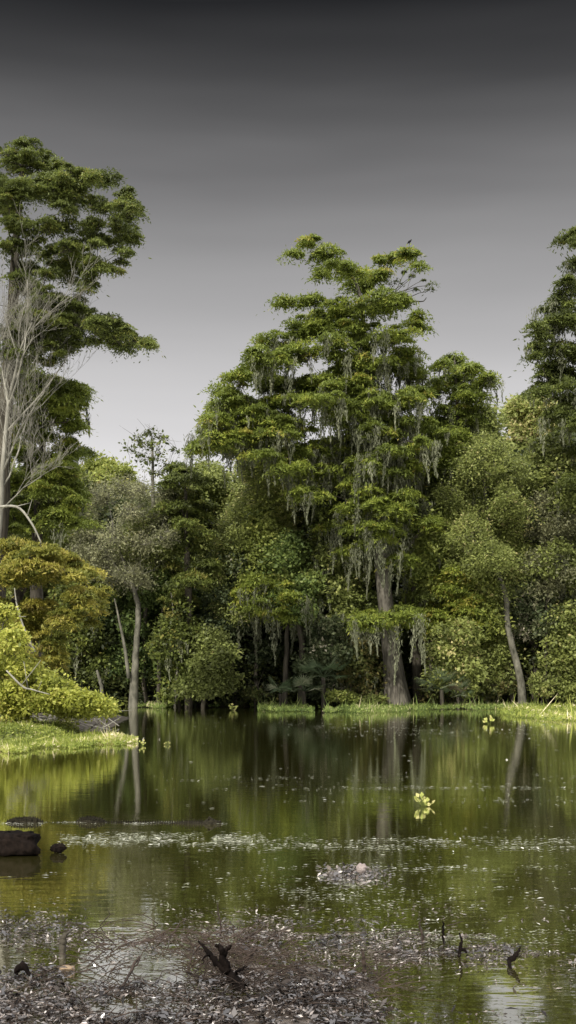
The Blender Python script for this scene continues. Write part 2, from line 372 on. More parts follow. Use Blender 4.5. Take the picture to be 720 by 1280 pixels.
tree('bald_cypress', 'slender bald cypress with a straight brown trunk just right of the great mossy one', 'tree', 65.5,
     [(523, 880, 16), (521, 830, 11), (519, 760, 9), (516, 680, 8), (514, 600, 5), (512, 540, 3)],
     [(520, 700, 26, 9), (540, 680, 24, 9), (500, 670, 24, 9), (530, 640, 26, 9), (512, 610, 26, 9), (535, 745, 26, 8), (515, 560, 20, 8), (548, 600, 20, 8)],
     'cypress', 'cypdark', 'barkd', 12, moss=1.2, mlen=(.8, 2.2), depth=1.2, flute=.12)
tree('bald_cypress', 'bald cypress with a lone domed top right of the tallest crown', 'tree', 65.5,
     [(572, 880, 15), (574, 780, 11), (570, 680, 9), (572, 600, 7), (572, 520, 5), (568, 450, 2)],
     [(567, 446, 15, 8), (548, 455, 16, 7), (585, 462, 18, 8), (565, 472, 30, 9), (605, 478, 16, 6), (545, 490, 22, 8), (590, 496, 26, 9), (560, 512, 26, 10), (610, 470, 8, 5), (590, 525, 22, 8), (540, 535, 24, 9),
      (565, 545, 28, 10), (545, 575, 26, 9), (580, 580, 24, 9), (535, 610, 20, 8)],
     'cypress', 'cyp', 'barkd', 13, moss=.8, mlen=(.6, 1.5), depth=1.8, tint=.42)

# ------------------------------------------------------------------ left bank group (nearer)
tree('bald_cypress', 'very tall dark bald cypress rising out of frame on the left bank', 'tree', 44,
     [(-14, 868, 46), (-10, 800, 32), (-2, 640, 25), (6, 520, 20), (14, 420, 15), (18, 330, 11), (24, 260, 7), (28, 200, 4)],
     [(8, 192, 34, 12), (36, 182, 18, 9), (28, 205, 30, 11), (68, 208, 24, 10), (98, 216, 26, 10), (130, 224, 24, 9), (155, 240, 16, 8), (168, 258, 10, 8), (8, 232, 30, 12),
      (50, 238, 30, 12), (90, 245, 30, 12), (125, 255, 24, 10), (152, 272, 16, 8), (166, 290, 10, 7), (10, 268, 26, 10), (75, 280, 26, 11), (108, 285, 20, 8), (136, 302, 18, 7), (160, 316, 10, 6),
      (90, 310, 26, 9), (60, 318, 22, 9), (120, 330, 22, 7), (144, 336, 12, 6), (30, 335, 24, 10), (84, 345, 24, 8), (112, 352, 16, 6), (55, 365, 18, 10), (72, 385, 18, 12), (95, 380, 12, 6),
      (66, 415, 22, 14), (85, 432, 16, 9), (116, 404, 18, 7), (140, 402, 20, 8), (160, 412, 18, 6), (176, 424, 14, 6), (187, 432, 8, 5), (135, 424, 20, 5), (155, 436, 12, 4), (30, 400, 24, 12), (20, 440, 26, 12), (60, 452, 16, 6),
      (14, 252, 22, 11, -1.6), (30, 285, 22, 11, -1.6), (14, 310, 20, 10, -1.5), (24, 350, 22, 11, -1.5), (40, 390, 22, 11, -1.2), (14, 415, 24, 12, -1.4), (44, 430, 22, 11, -.8), (100, 395, 18, 8), (62, 395, 20, 9), (-30, 220, 36, 14), (-40, 300, 40, 16), (-50, 380, 40, 16), (-60, 260, 30, 14)],
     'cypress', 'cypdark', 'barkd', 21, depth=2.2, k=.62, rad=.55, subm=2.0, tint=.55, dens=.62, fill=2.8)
tree('bald_cypress', 'mid-height bald cypress with brighter green crown below the dark left giant', 'tree', 47,
     [(40, 872, 26), (44, 780, 18), (46, 680, 14), (50, 590, 10), (60, 510, 6), (70, 478, 3)],
     [(30, 462, 22, 9), (8, 470, 22, 10), (52, 472, 18, 8), (85, 482, 18, 7), (104, 486, 9, 9), (55, 488, 26, 9), (20, 492, 26, 9), (96, 505, 14, 8), (70, 512, 26, 10), (30, 520, 28, 11), (90, 532, 20, 9), (55, 545, 28, 10), (10, 550, 28, 12), (82, 562, 20, 10), (104, 566, 12, 8),
      (45, 575, 28, 11), (80, 590, 26, 10), (15, 600, 28, 12), (60, 612, 30, 11), (95, 618, 20, 9), (30, 635, 30, 11), (75, 645, 30, 10), (10, 660, 28, 12), (55, 668, 28, 10), (-20, 560, 30, 14), (-20, 640, 30, 14), (95, 655, 22, 9)],
     'cypress', 'cyp', 'barkd', 22, depth=2.0, k=.66, rad=.7, subm=2.0, tint=.5, dens=1, moss=.25, fill=2.4, front=.3)
tree('bald_cypress', 'rusty golden leaning cypress whose foliage droops over the left bank', 'tree', 40,
     [(-8, 892, 30), (4, 820, 22), (18, 760, 15), (40, 710, 8), (70, 690, 4)],
     [(20, 682, 30, 12), (55, 690, 30, 12), (85, 702, 26, 11), (108, 718, 20, 10), (126, 738, 14, 9), (120, 758, 14, 9), (98, 742, 22, 10), (60, 718, 30, 12), (20, 720, 30, 14), (78, 765, 20, 10), (45, 758, 26, 12), (66, 795, 20, 11),
      (30, 790, 26, 13), (72, 820, 18, 10), (50, 830, 22, 11), (62, 850, 20, 9), (20, 840, 24, 12), (0, 760, 24, 14), (0, 810, 20, 14), (-20, 720, 24, 14), (116, 778, 8, 7)],
     'cypress', 'gold', 'barkd', 23, depth=1.6, k=.62, rad=.55, subm=2.6, tint=.45, tvar=.26, dens=.8, fill=2.4, front=.3)
tree('waterside_shrub', 'bright yellow-green leafy shrub spilling over the water at the left edge', 'shrub', 34,
     [(-4, 905, 12), (8, 880, 8), (24, 860, 5), (50, 850, 3)],
     [(4, 772, 16, 12), (14, 800, 20, 12), (4, 830, 24, 14), (28, 838, 24, 11), (50, 852, 26, 10), (20, 862, 26, 12), (78, 862, 24, 8), (98, 872, 20, 7), (118, 880, 18, 6), (134, 885, 10, 4), (60, 878, 30, 9), (20, 886, 30, 9), (92, 888, 22, 5), (-14, 850, 20, 18)],
     'broad', 'bush', 'barkp', 24, depth=1.0, k=.55, rad=.5, subm=3.2, tint=.45, dens=.75, limbf=.15)

# dead tree, twig by twig
rng = np.random.default_rng(5)
Yd = 42.0
base = np.array([X(-6, Yd), Yd, float(ground(X(-6, Yd), Yd))])
dt = empty('dead_tree', base, 'leafless dead tree with a fan of pale grey twigs at the left edge', 'tree')
tk, bw = Acc(), Acc()
tk.tube(smooth_path([(base[0], Yd, base[2]-.2), W3(-8, 760, Yd), W3(0, 640, Yd), W3(6, 560, Yd), W3(12, 500, Yd)], 16, rng, .02), np.linspace(.13, .06, 16), 9)
def twig(p, d, L, r, lvl):
    n = 5; pts = [p]; dd = d.copy()
    for i in range(n):
        dd = dd+rng.normal(0, .11, 3); dd[2] += .05; dd /= np.linalg.norm(dd); pts.append(pts[-1]+dd*L/n)
    r *= .72; bw.tube(pts, np.linspace(r, r*.45, n+1), 5 if lvl < 2 else 3)
    if lvl < 4:
        for q in range((5, 5, 4, 3)[lvl]):
            i = rng.integers(1, n+1); e = dd*.9+rng.normal(0, .42, 3)*np.array([1.1, .8, .6]); e[2] += .25; e /= np.linalg.norm(e)
            twig(pts[i], e, L*rng.uniform(.45, .75), max(r*.5, .007), lvl+1)
for (px, py, ex, ey, r) in [(12, 500, 30, 400, .09), (8, 540, 70, 440, .06), (10, 520, 8, 420, .07), (4, 590, 40, 520, .06), (2, 610, 62, 545, .05), (12, 500, -20, 420, .06), (0, 640, 35, 580, .04), (10, 510, 50, 430, .06)]:
    p = W3(px, py, Yd); e = W3(ex, ey, Yd+rng.uniform(-1, 1)); d = e-p; L = np.linalg.norm(d)
    twig(p, d/L, L, r, 0)
tk.build('trunk', M['dead'], dt, base, True); bw.build('branches', M['dead'], dt, base, True)
# arching dead boughs seen against the left foliage
for nm, lab, pp, r in [('dead_bough', 'pale dead bough arching over the golden cypress foliage', [(-4, 634, 3.6), (22, 634, 3.2), (40, 655, 2.6), (52, 680, 1.6)], 38.2),
                       ('dead_bough', 'thin grey dead bough climbing through the golden foliage', [(44, 815, 3), (32, 790, 2.4), (22, 760, 2.2), (18, 735, 1.2)], 37.8),
                       ('dead_bough', 'forked bare bough low inside the yellow-green shrub', [(8, 838, 2), (28, 858, 2.6), (40, 862, 2), (62, 868, 1)], 32.4)]:
    t = Acc(); pts = np.array([[*W3(a_, b_, r), w_/F*r*.5] for a_, b_, w_ in pp]); q = smooth_path(pts, 14, rng)
    t.tube(q[:, :3], q[:, 3], 6)
    for s_ in range(3):
        i = 4+s_*3; e = q[i, :3]+rng.normal(0, .3, 3)+np.array([0, 0, .15]); t.tube([q[i, :3], e], [q[i, 3]*.6, .006], 4)
    ob = t.build(nm, M['dead'], None, q[0, :3], True); tag(ob, lab, 'branch')

# ------------------------------------------------------------------ far shore trees
tree('tree', 'grey-trunked forked tree with thin twiggy crown at the left of the far shore', 'tree', 64.5,
     [(166, 880, 14), (168, 840, 9.5), (171, 800, 7.5), (173, 760, 7), (165, 730, 5), (150, 690, 4), (140, 650, 3)],
     [(100, 640, 26, 14), (130, 620, 28, 14), (160, 640, 28, 14), (190, 650, 26, 14), (110, 665, 24, 12), (140, 672, 26, 14), (175, 680, 26, 12), (205, 672, 22, 12), (125, 700, 22, 10), (160, 705, 24, 10), (195, 700, 22, 10), (85, 655, 18, 10), (215, 640, 20, 14), (145, 728, 22, 9), (182, 728, 20, 9), (120, 720, 20, 9), (105, 690, 22, 11), (88, 625, 22, 12), (160, 610, 24, 12), (205, 615, 20, 10)],
     'fine', 'pale', 'barkp', 31, depth=1.6, dens=.55, bare=3, tint=.4, k=.9)
t = Acc(); q = smooth_path([[*W3(161, 848, 64.2), .11], [*W3(156, 810, 64.2), .09], [*W3(148, 770, 64.2), .06], [*W3(143, 748, 64.2), .03]], 12, rng)
t.tube(q[:, :3], q[:, 3], 6); t.tube(smooth_path([W3(118, 700, 64), W3(138, 712, 64), W3(160, 730, 64)], 8, rng), [.05]*8, 5)
# fork limb belongs to the grey tree
gt = [o for o in bpy.data.objects if o.get('label', '').startswith('grey-trunked')][0]
t.build('limb', M['barkp'], gt, np.array(gt.location), True)
tree('tree', 'rounded light green tree beside the left gap of sky', 'tree', 96, [(128, 868, 9), (130, 760, 7), (130, 640, 4), (130, 600, 2)],
     egg(41, 132, 582, 700, 58, 22) + [(118, 590, 18, 7), (150, 592, 20, 7), (92, 612, 16, 8)], 'broad', 'lightg', 'barkd', 41, depth=3, tint=.5, k=1.4, rad=1.3, dens=1.6)
tree('tree', 'tall thin tree with sparse see-through top above the left canopy', 'tree', 69, [(205, 878, 10), (198, 760, 7), (192, 660, 5), (191, 600, 4), (190, 545, 2)],
     [(190, 540, 12, 4), (170, 550, 13, 4), (208, 548, 13, 4), (188, 556, 18, 4), (162, 562, 8, 3), (217, 562, 9, 4), (190, 574, 24, 5), (212, 582, 12, 4), (172, 570, 10, 3), (198, 592, 16, 5)],
     'broad', 'cypdark', 'barkp', 42, depth=1.1, dens=.16, bare=2, rad=.7, fill=.4)
tree('bald_cypress', 'dark tiered cypress left of the great cypress, its dome reaching the light green canopy', 'tree', 64.6, [(236, 880, 11), (236, 780, 10), (234, 700, 8), (232, 620, 4), (228, 590, 2)],
     [(222, 586, 20, 7), (215, 602, 22, 8), (240, 600, 22, 8), (228, 618, 30, 9), (250, 630, 22, 8), (212, 636, 18, 8), (235, 648, 32, 9), (215, 668, 22, 8), (252, 668, 24, 8), (232, 688, 32, 9), (215, 708, 22, 8), (255, 705, 26, 8), (235, 728, 30, 9), (220, 750, 24, 8)],
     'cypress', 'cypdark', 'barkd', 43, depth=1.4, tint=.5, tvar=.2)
tree('tree', 'green treetop filling in under the left tip of the great cypress', 'tree', 72, [(262, 876, 11), (262, 700, 7), (262, 610, 3)], egg(44, 262, 582, 740, 40, 18), 'broad', 'olive', 'barkd', 44, depth=2, tint=.42)
tree('tree', 'pale olive tree with twiggy crown beneath the great cypress on its left', 'tree', 68.5, [(310, 878, 11), (312, 760, 8), (312, 660, 5), (312, 590, 2)],
     egg(45, 312, 572, 700, 46, 22), 'fine', 'olive', 'barkp', 45, depth=2, dens=.8, bare=2, tint=.62)
tree('tree', 'pale tree with whitish stems right under the mossy bright tier', 'tree', 68, [(352, 878, 10), (352, 760, 7), (352, 650, 4), (350, 575, 2)],
     egg(46, 352, 556, 690, 34, 18), 'fine', 'lightg', 'barkp', 46, depth=1.6, dens=.8, bare=2, tint=.55)
tree('small_tree', 'fresh emerald green small tree in the middle of the forest wall', 'tree', 65.2, [(356, 878, 8), (358, 800, 6), (360, 720, 4), (360, 685, 2)],
     egg(47, 360, 672, 765, 34, 16, (14, 24), (8, 14)), 'broad', 'vivid', 'barkd', 47, depth=1.2, tint=.55)
tree('bald_cypress', 'low yellow-green cypress with long moss beards over the dark hollow', 'tree', 64.6, [(376, 882, 11), (378, 820, 8), (372, 780, 6), (352, 750, 4), (335, 735, 2)],
     [(325, 726, 24, 8), (350, 732, 26, 8), (310, 740, 22, 8), (335, 748, 28, 8), (368, 745, 26, 8), (300, 756, 18, 7), (385, 758, 22, 8), (345, 764, 28, 8), (405, 772, 22, 8), (375, 775, 24, 8), (320, 768, 20, 7)],
     'cypress', 'cyp', 'barkd', 48, depth=1.0, moss=1.1, mlen=(.8, 2.5), tint=.62)
tree('tree', 'dark shaded tree between the low bearded cypress and the great trunk', 'tree', 67, [(425, 878, 12), (425, 780, 9), (425, 690, 6), (425, 620, 3)], egg(49, 420, 610, 790, 44, 24), 'broad', 'cypdark', 'barkd', 49, depth=2, tint=.42, moss=1.1, mlen=(1, 2.6))
tree('tree', 'large pale olive tree with a leaning white-grey trunk on the right', 'tree', 64.2,
     [(654, 880, 12), (650, 850, 9.5), (640, 805, 8), (634, 775, 7), (634, 755, 7), (626, 725, 6.5), (616, 695, 5), (612, 660, 5), (606, 610, 4), (604, 560, 2)],
     egg(50, 603, 548, 716, 52, 32, (20, 34), (10, 18)), 'fine', 'olive', 'barkp', 50, depth=2.2, dens=.95, tint=.52, bare=1)
tree('tree', 'round green treetop behind the gap right of centre', 'tree', 118, [(648, 866, 7), (650, 700, 5), (652, 560, 3), (652, 510, 2)], egg(51, 662, 504, 650, 44, 30), 'broad', 'olive', 'barkd', 51, depth=3, tint=.55, k=1.8, rad=1.6, dens=1.8)
tree('tree', 'pale green treetop just right of the lone domed cypress, far back', 'tree', 112, [(600, 866, 7), (600, 700, 5), (600, 540, 2)], egg(67, 590, 520, 660, 40, 30), 'broad', 'olive', 'barkd', 67, depth=3, tint=.4, k=1.7, rad=1.5, dens=1.8)
tree('tree', 'dull grey-green tree hung with moss under the right-hand cypress', 'tree', 66, [(700, 880, 13), (700, 760, 9), (698, 640, 6), (698, 560, 3)], egg(52, 700, 540, 740, 44, 28), 'broad', 'olive', 'barkd', 52, depth=2.2, tint=.36, moss=.7)
tree('bald_cypress', 'tall dark bald cypress cut off by the right edge', 'tree', 63,
     [(752, 884, 34), (748, 800, 22), (742, 680, 17), (738, 560, 13), (732, 440, 9), (728, 350, 5), (726, 290, 3)],
     [(716, 292, 12, 7), (706, 300, 9, 6), (730, 300, 22, 10), (720, 330, 16, 9), (708, 352, 12, 7), (735, 360, 28, 12), (700, 375, 14, 7), (685, 388, 14, 6), (715, 395, 24, 10), (690, 410, 20, 8), (672, 405, 8, 5), (672, 432, 12, 7), (700, 435, 24, 9), (735, 440, 30, 12),
      (668, 445, 8, 5), (690, 458, 22, 8), (715, 470, 24, 10), (685, 480, 22, 7), (740, 500, 30, 12), (705, 500, 26, 9), (672, 492, 18, 7), (720, 530, 28, 10), (695, 522, 22, 8), (745, 560, 30, 12), (715, 565, 26, 9), (735, 610, 30, 12), (712, 600, 22, 8), (745, 400, 30, 12)],
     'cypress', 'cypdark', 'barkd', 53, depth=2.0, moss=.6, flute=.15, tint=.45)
tree('tree', 'reddish-tinged leafy treetop at the foot of the right sky gap', 'tree', 104, [(632, 868, 6), (640, 700, 4), (672, 560, 3), (678, 520, 2)], [(660, 520, 18, 8), (678, 510, 18, 8), (665, 538, 22, 9), (690, 530, 18, 9), (648, 510, 14, 7)], 'broad', 'olive', 'barkd', 54, depth=1, tint=.85, tvar=.2, k=1.6, rad=1.4, dens=1.6)
tree('tree', 'yellow-green mid-height tree right of the great trunk', 'tree', 65.5, [(562, 880, 9), (562, 820, 7), (560, 740, 5), (560, 700, 2)], egg(55, 562, 694, 800, 38, 18), 'cypress', 'cyp', 'barkd', 55, depth=1.4, tint=.72)
tree('small_tree', 'small broad-leaved tree with glinting leaves beside the palmettos', 'tree', 63.2, [(582, 882, 5), (580, 850, 4), (576, 810, 3), (575, 780, 1.5)],
     egg(56, 573, 772, 862, 32, 16, (14, 24), (7, 12)), 'broad', 'olive', 'barkd', 56, depth=.9, dens=.5, tint=.6, tvar=.25)
tree('tree', 'vine-covered bluish tree behind the leaning pale trunk', 'tree', 66.8, [(668, 880, 12), (668, 780, 9), (664, 700, 5), (662, 640, 3)], egg(57, 662, 622, 800, 44, 26), 'broad', 'blue', 'barkd', 57, depth=1.8, tint=.55, tvar=.22)
tree('small_tree', 'leafy small tree low at the right edge over the grass mat', 'tree', 65.2, [(716, 880, 8), (714, 840, 6), (712, 790, 4), (710, 760, 2)], egg(58, 708, 752, 874, 36, 20, (16, 26), (8, 13)), 'broad', 'olive', 'barkd', 58, depth=1.1, tint=.5, dens=.75)
tree('small_tree', 'dull olive small tree standing at the water left of the dark hollow', 'tree', 63.4, [(254, 882, 6), (254, 850, 5), (256, 820, 4), (257, 798, 2)],
     egg(59, 260, 788, 862, 26, 14, (12, 20), (7, 11)) + [(238, 855, 14, 5), (232, 862, 8, 3)], 'broad', 'olive', 'barkd', 59, depth=.8, tint=.3, dens=.75)
tree('tree', 'dark green tree in shade behind the forked grey trunk', 'tree', 68, [(140, 878, 12), (142, 800, 9), (144, 740, 5), (144, 720, 3)], egg(60, 138, 705, 845, 52, 24), 'broad', 'vivid', 'barkd', 60, depth=2, tint=.3)
tree('tree', 'shaded green tree between the forked trunk and the dark tiered cypress', 'tree', 67.5, [(196, 878, 11), (198, 800, 8), (200, 740, 5), (200, 725, 3)], egg(61, 200, 700, 850, 42, 22), 'broad', 'vivid', 'barkd', 61, depth=1.8, tint=.34)
tree('tree', 'bluish dark tree standing behind the dull olive small one', 'tree', 67.5, [(290, 878, 11), (292, 800, 8), (294, 720, 5), (294, 700, 3)], egg(62, 295, 682, 850, 44, 24), 'broad', 'blue', 'barkd', 62, depth=1.8, tint=.34)
tree('tree', 'brownish green tree behind the emerald small tree', 'tree', 70, [(390, 876, 11), (392, 700, 7), (392, 620, 3)], egg(63, 385, 600, 780, 44, 24), 'broad', 'olive', 'barkd', 63, depth=2, tint=.3)
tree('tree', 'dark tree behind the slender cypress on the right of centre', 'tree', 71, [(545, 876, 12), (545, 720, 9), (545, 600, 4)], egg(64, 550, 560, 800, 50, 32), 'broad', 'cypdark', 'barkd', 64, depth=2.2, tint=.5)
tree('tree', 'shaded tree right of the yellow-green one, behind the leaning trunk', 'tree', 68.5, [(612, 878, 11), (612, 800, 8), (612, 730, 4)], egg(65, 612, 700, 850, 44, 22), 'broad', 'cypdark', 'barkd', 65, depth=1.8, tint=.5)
tree('tree', 'leafy tree behind the right-hand small tree at the edge', 'tree', 69, [(726, 878, 12), (728, 780, 9), (730, 700, 4)], egg(66, 728, 640, 850, 50, 28), 'broad', 'olive', 'barkd', 66, depth=2, tint=.4)
for i, (lab, nm, px, top, bot, hw, Yt, sty, mt, ti) in enumerate([
        ('leafy young tree just left of the foot of the leaning pale trunk', 'small_tree', 606, 770, 866, 22, 66.4, 'broad', 'olive', .5),
        ('fresh green young tree between the slender cypress and the leaning trunk', 'small_tree', 590, 712, 800, 30, 65.4, 'broad', 'lightg', .35),
        ('olive tree crown just behind the top of the forked grey trunk', 'tree', 182, 640, 728, 34, 66.0, 'fine', 'olive', .4),
        ('dusky green young tree at the foot of the dark tiered cypress', 'small_tree', 222, 762, 868, 26, 65.0, 'broad', 'cypdark', .5),
        ('light olive tree in front of the dark tiered cypress on its right', 'tree', 292, 650, 772, 28, 66.4, 'fine', 'olive', .5),
        ('yellowish green tree filling the wall under the pale stemmed tree', 'tree', 322, 640, 742, 34, 66.2, 'broad', 'lightg', .3),
        ('olive tree crown just left of the great trunk, halfway up', 'tree', 440, 655, 772, 30, 65.6, 'broad', 'olive', .5),
        ('light green tree crown just right of the great trunk, halfway up', 'tree', 540, 640, 752, 32, 64.9, 'broad', 'lightg', .3),
        ('bluish shaded young tree beside the low bearded cypress', 'small_tree', 408, 775, 862, 26, 65.2, 'broad', 'blue', .4),
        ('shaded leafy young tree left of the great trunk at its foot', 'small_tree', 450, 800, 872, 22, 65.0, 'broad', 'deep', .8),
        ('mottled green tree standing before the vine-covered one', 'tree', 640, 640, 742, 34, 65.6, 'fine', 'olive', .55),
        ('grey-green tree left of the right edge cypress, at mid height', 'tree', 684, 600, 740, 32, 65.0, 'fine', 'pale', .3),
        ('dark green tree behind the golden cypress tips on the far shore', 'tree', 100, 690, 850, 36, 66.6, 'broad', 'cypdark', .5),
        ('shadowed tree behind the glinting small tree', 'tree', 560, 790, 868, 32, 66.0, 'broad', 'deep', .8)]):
    tree(nm, lab, 'tree', Yt, [(px+3, 880, 7), (px-2, 840, 5), (px+2, (top+bot)/2+20, 4), (px, top+10, 1.5)], egg(300+i, px, top, bot, hw, 16, (14, 26), (8, 14)), sty, mt, 'barkd', 300+i, depth=1.2, tint=ti, dens=.85, tvar=.2, moss=.35 if i % 3 == 0 else 0)
# slim bare stems in the shade
for i, (lab, pp) in enumerate([('thin crooked pale sapling stem between the forked tree and the dark cypress', [(217, 872, 3), (222, 830, 3), (221, 800, 2.4), (217, 770, 2), (214, 740, 1.2)]),
        ('short broken leaning snag left of the forked grey trunk', [(130, 872, 5), (126, 855, 4.4), (121, 838, 3)]),
        ('thin upright pale stem just left of the great cypress foot', [(466, 880, 3), (466, 850, 2.6), (465, 820, 2.2), (464, 790, 1.4)]),
        ('dark slim trunk in shade right of the forked grey tree', [(199, 876, 7), (199, 840, 5), (201, 800, 4), (203, 760, 3)]),
        ('dark mossy trunk standing left of the great cypress', [(379, 876, 9), (378, 820, 7), (380, 770, 6), (381, 700, 4)])]):
    Yt = 64.3+.35*i; t = Acc(); pts = np.array([[*W3(a_, b_, Yt), w_/F*Yt*.5] for a_, b_, w_ in pp]); pts[0, 2] = ground(pts[0, 0], Yt)-.1
    q = smooth_path(pts, 16, rng); q[1:, 0] += rng.normal(0, .015, 15); t.tube(q[:, :3], q[:, 3], 8)
    ob = t.build('bare_stem' if i != 1 else 'snag', M['barkp'] if i < 3 else M['barkd'], None, np.array([q[0, 0], Yt, ground(q[0, 0], Yt)]), True)
    tag(ob, lab, 'tree stem')
# trees past both sides of the frame, for the reflections and the neighbouring views
for i, (px, top, hw, lab) in enumerate([(-30, 560, 60, 'green tree far behind the left bank foliage'), (60, 600, 50, 'green tree just behind the left bank cypresses'), (-130, 520, 70, 'first tree beyond the left edge of the view'), (-230, 500, 70, 'outermost tree beyond the left edge of the view'),
        (800, 470, 60, 'first tree beyond the right edge of the view'), (890, 500, 70, 'second tree beyond the right edge of the view'), (990, 520, 70, 'outermost tree beyond the right edge of the view')]):
    tree('tree', lab, 'tree', 69+i % 3, [(px, 878, 14), (px, 760, 10), (px, top+30, 3)], egg(80+i, px, top, 850, hw, 30, (24, 40), (12, 22)), 'broad', 'olive', 'barkd', 80+i, depth=2.4, tint=.45, dens=.8, k=1.15)

# ------------------------------------------------------------------ far woods and undergrowth (masses)
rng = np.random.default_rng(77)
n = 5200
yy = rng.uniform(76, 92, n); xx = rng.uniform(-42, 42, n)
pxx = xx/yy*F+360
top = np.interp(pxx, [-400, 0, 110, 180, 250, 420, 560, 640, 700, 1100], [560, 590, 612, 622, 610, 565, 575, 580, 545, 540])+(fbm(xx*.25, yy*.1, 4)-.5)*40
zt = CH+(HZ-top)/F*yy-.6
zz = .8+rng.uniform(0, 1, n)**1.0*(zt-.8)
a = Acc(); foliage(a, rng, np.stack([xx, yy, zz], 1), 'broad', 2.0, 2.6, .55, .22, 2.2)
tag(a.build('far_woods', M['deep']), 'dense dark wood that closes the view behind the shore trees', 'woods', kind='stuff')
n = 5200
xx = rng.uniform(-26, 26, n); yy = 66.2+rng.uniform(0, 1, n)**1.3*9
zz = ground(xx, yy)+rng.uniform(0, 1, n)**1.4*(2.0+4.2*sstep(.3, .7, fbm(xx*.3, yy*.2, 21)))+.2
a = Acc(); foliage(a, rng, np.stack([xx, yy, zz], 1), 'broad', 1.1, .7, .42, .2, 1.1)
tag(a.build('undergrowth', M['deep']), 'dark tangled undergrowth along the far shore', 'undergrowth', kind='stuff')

# shrubs on the far bank
for i, (lab, px, py, rx, ry, Yt, sty, mt, ti) in enumerate([
        ('bright grassy-leaved bush at the foot of the great cypress on its left', 436, 874, 30, 7, 62.6, 'broad', 'lightg', .3),
        ('low yellow-green bush touching the left side of the flared trunk', 468, 877, 20, 6, 62.9, 'broad', 'olive', .5),
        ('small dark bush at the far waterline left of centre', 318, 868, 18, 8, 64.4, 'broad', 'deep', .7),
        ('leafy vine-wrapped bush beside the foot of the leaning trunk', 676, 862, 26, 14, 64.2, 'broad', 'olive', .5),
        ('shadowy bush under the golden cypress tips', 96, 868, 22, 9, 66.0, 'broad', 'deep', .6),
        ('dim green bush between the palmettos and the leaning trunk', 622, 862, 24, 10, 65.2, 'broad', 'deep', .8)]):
    rg = np.random.default_rng(200+i)
    pads = [(px+rg.uniform(-1, 1)*rx*.7, py-ry*.3+rg.uniform(-.6, .5)*ry, rx*.45, ry*.6) for _ in range(6)]
    tree('shrub', lab, 'shrub', Yt, [(px, 884, 3), (px+1, 876, 2), (px, py-ry*.5, 1)], [(a_+rg.uniform(-6, 6), b_, c_*rg.uniform(.5, 1), d_*rg.uniform(.6, 1.2)) for a_, b_, c_, d_ in pads], sty, mt, 'barkd', 210+i, depth=.7, k=.7, rad=.42, tint=ti, subm=2.2, dens=.7, bare=1)

# palmettos
def palmetto(label, px, py, Y, s, seed, nf=9, dead=False):
    rg = np.random.default_rng(seed); x = X(px, Y); z = float(ground(x, Y)); b = np.array([x, Y, z])
    root = empty('palmetto', b, label, 'palm')
    tz = max(Z(py, Y)-s*.3, z+.15)
    st = Acc(); st.tube(smooth_path([(x, Y, z-.1), (x+.03, Y, (z+tz)/2), (x, Y, tz)], 8, rg), np.linspace(.09, .07, 8)*s, 8); st.build('stem', M['barkd'], root, b, True)
    for i in range(nf):
        az = i/nf*2*math.pi+rg.uniform(-.3, .3); el = rg.uniform(.05, 1.1)
        d = np.array([math.cos(az)*math.cos(el), math.sin(az)*math.cos(el)*.8-.15, math.sin(el)]); Lp = s*rg.uniform(.45, .7)
        c = np.array([x, Y, tz])+d*Lp
        a = Acc(); a.tube(smooth_path([(x, Y, tz), (np.array([x, Y, tz])+c)/2+np.array([0, 0, .06]), c], 5, rg), [.014]*5, 4, t=.4)
        side = np.cross(d, (0, 0, 1.)); side /= np.linalg.norm(side)+1e-9; n_ = 16
        th = np.linspace(-1.5, 1.5, n_); L = s*rg.uniform(.55, .7)*(1-.12*abs(th))
        A = np.cos(th)[:, None]*d+np.sin(th)[:, None]*side; A[:, 2] -= .12+.2*abs(th)/1.5
        Nn = np.cross(side, d)[None]+rg.normal(0, .15, (n_, 3))
        a.leaves(c+A*L[:, None]*.5, A, Nn, L, .055*s, np.clip(rg.normal(.5, .2)+rg.normal(0, .1, n_), 0, 1))
        a.build('frond', M['deadpalm'] if dead and i % 3 == 0 else M['palm'], root, b)
palmetto('fan palmetto with grey-green fronds under the moss beards left of the great trunk', 404, 836, 62.6, 1.5, 1, 11)
palmetto('low palmetto catching light in front of the dark hollow', 380, 856, 62.4, 1.1, 2, 9)
palmetto('small palmetto at the edge of the dark hollow, left of the moss beards', 350, 860, 62.8, 1.0, 3, 8)
palmetto('tall-fronded palmetto right of the slender cypress', 552, 852, 62.3, 1.4, 4, 10)
palmetto('palmetto with rusty dead fronds beside the glinting small tree', 572, 864, 62.2, 1.0, 5, 9, True)

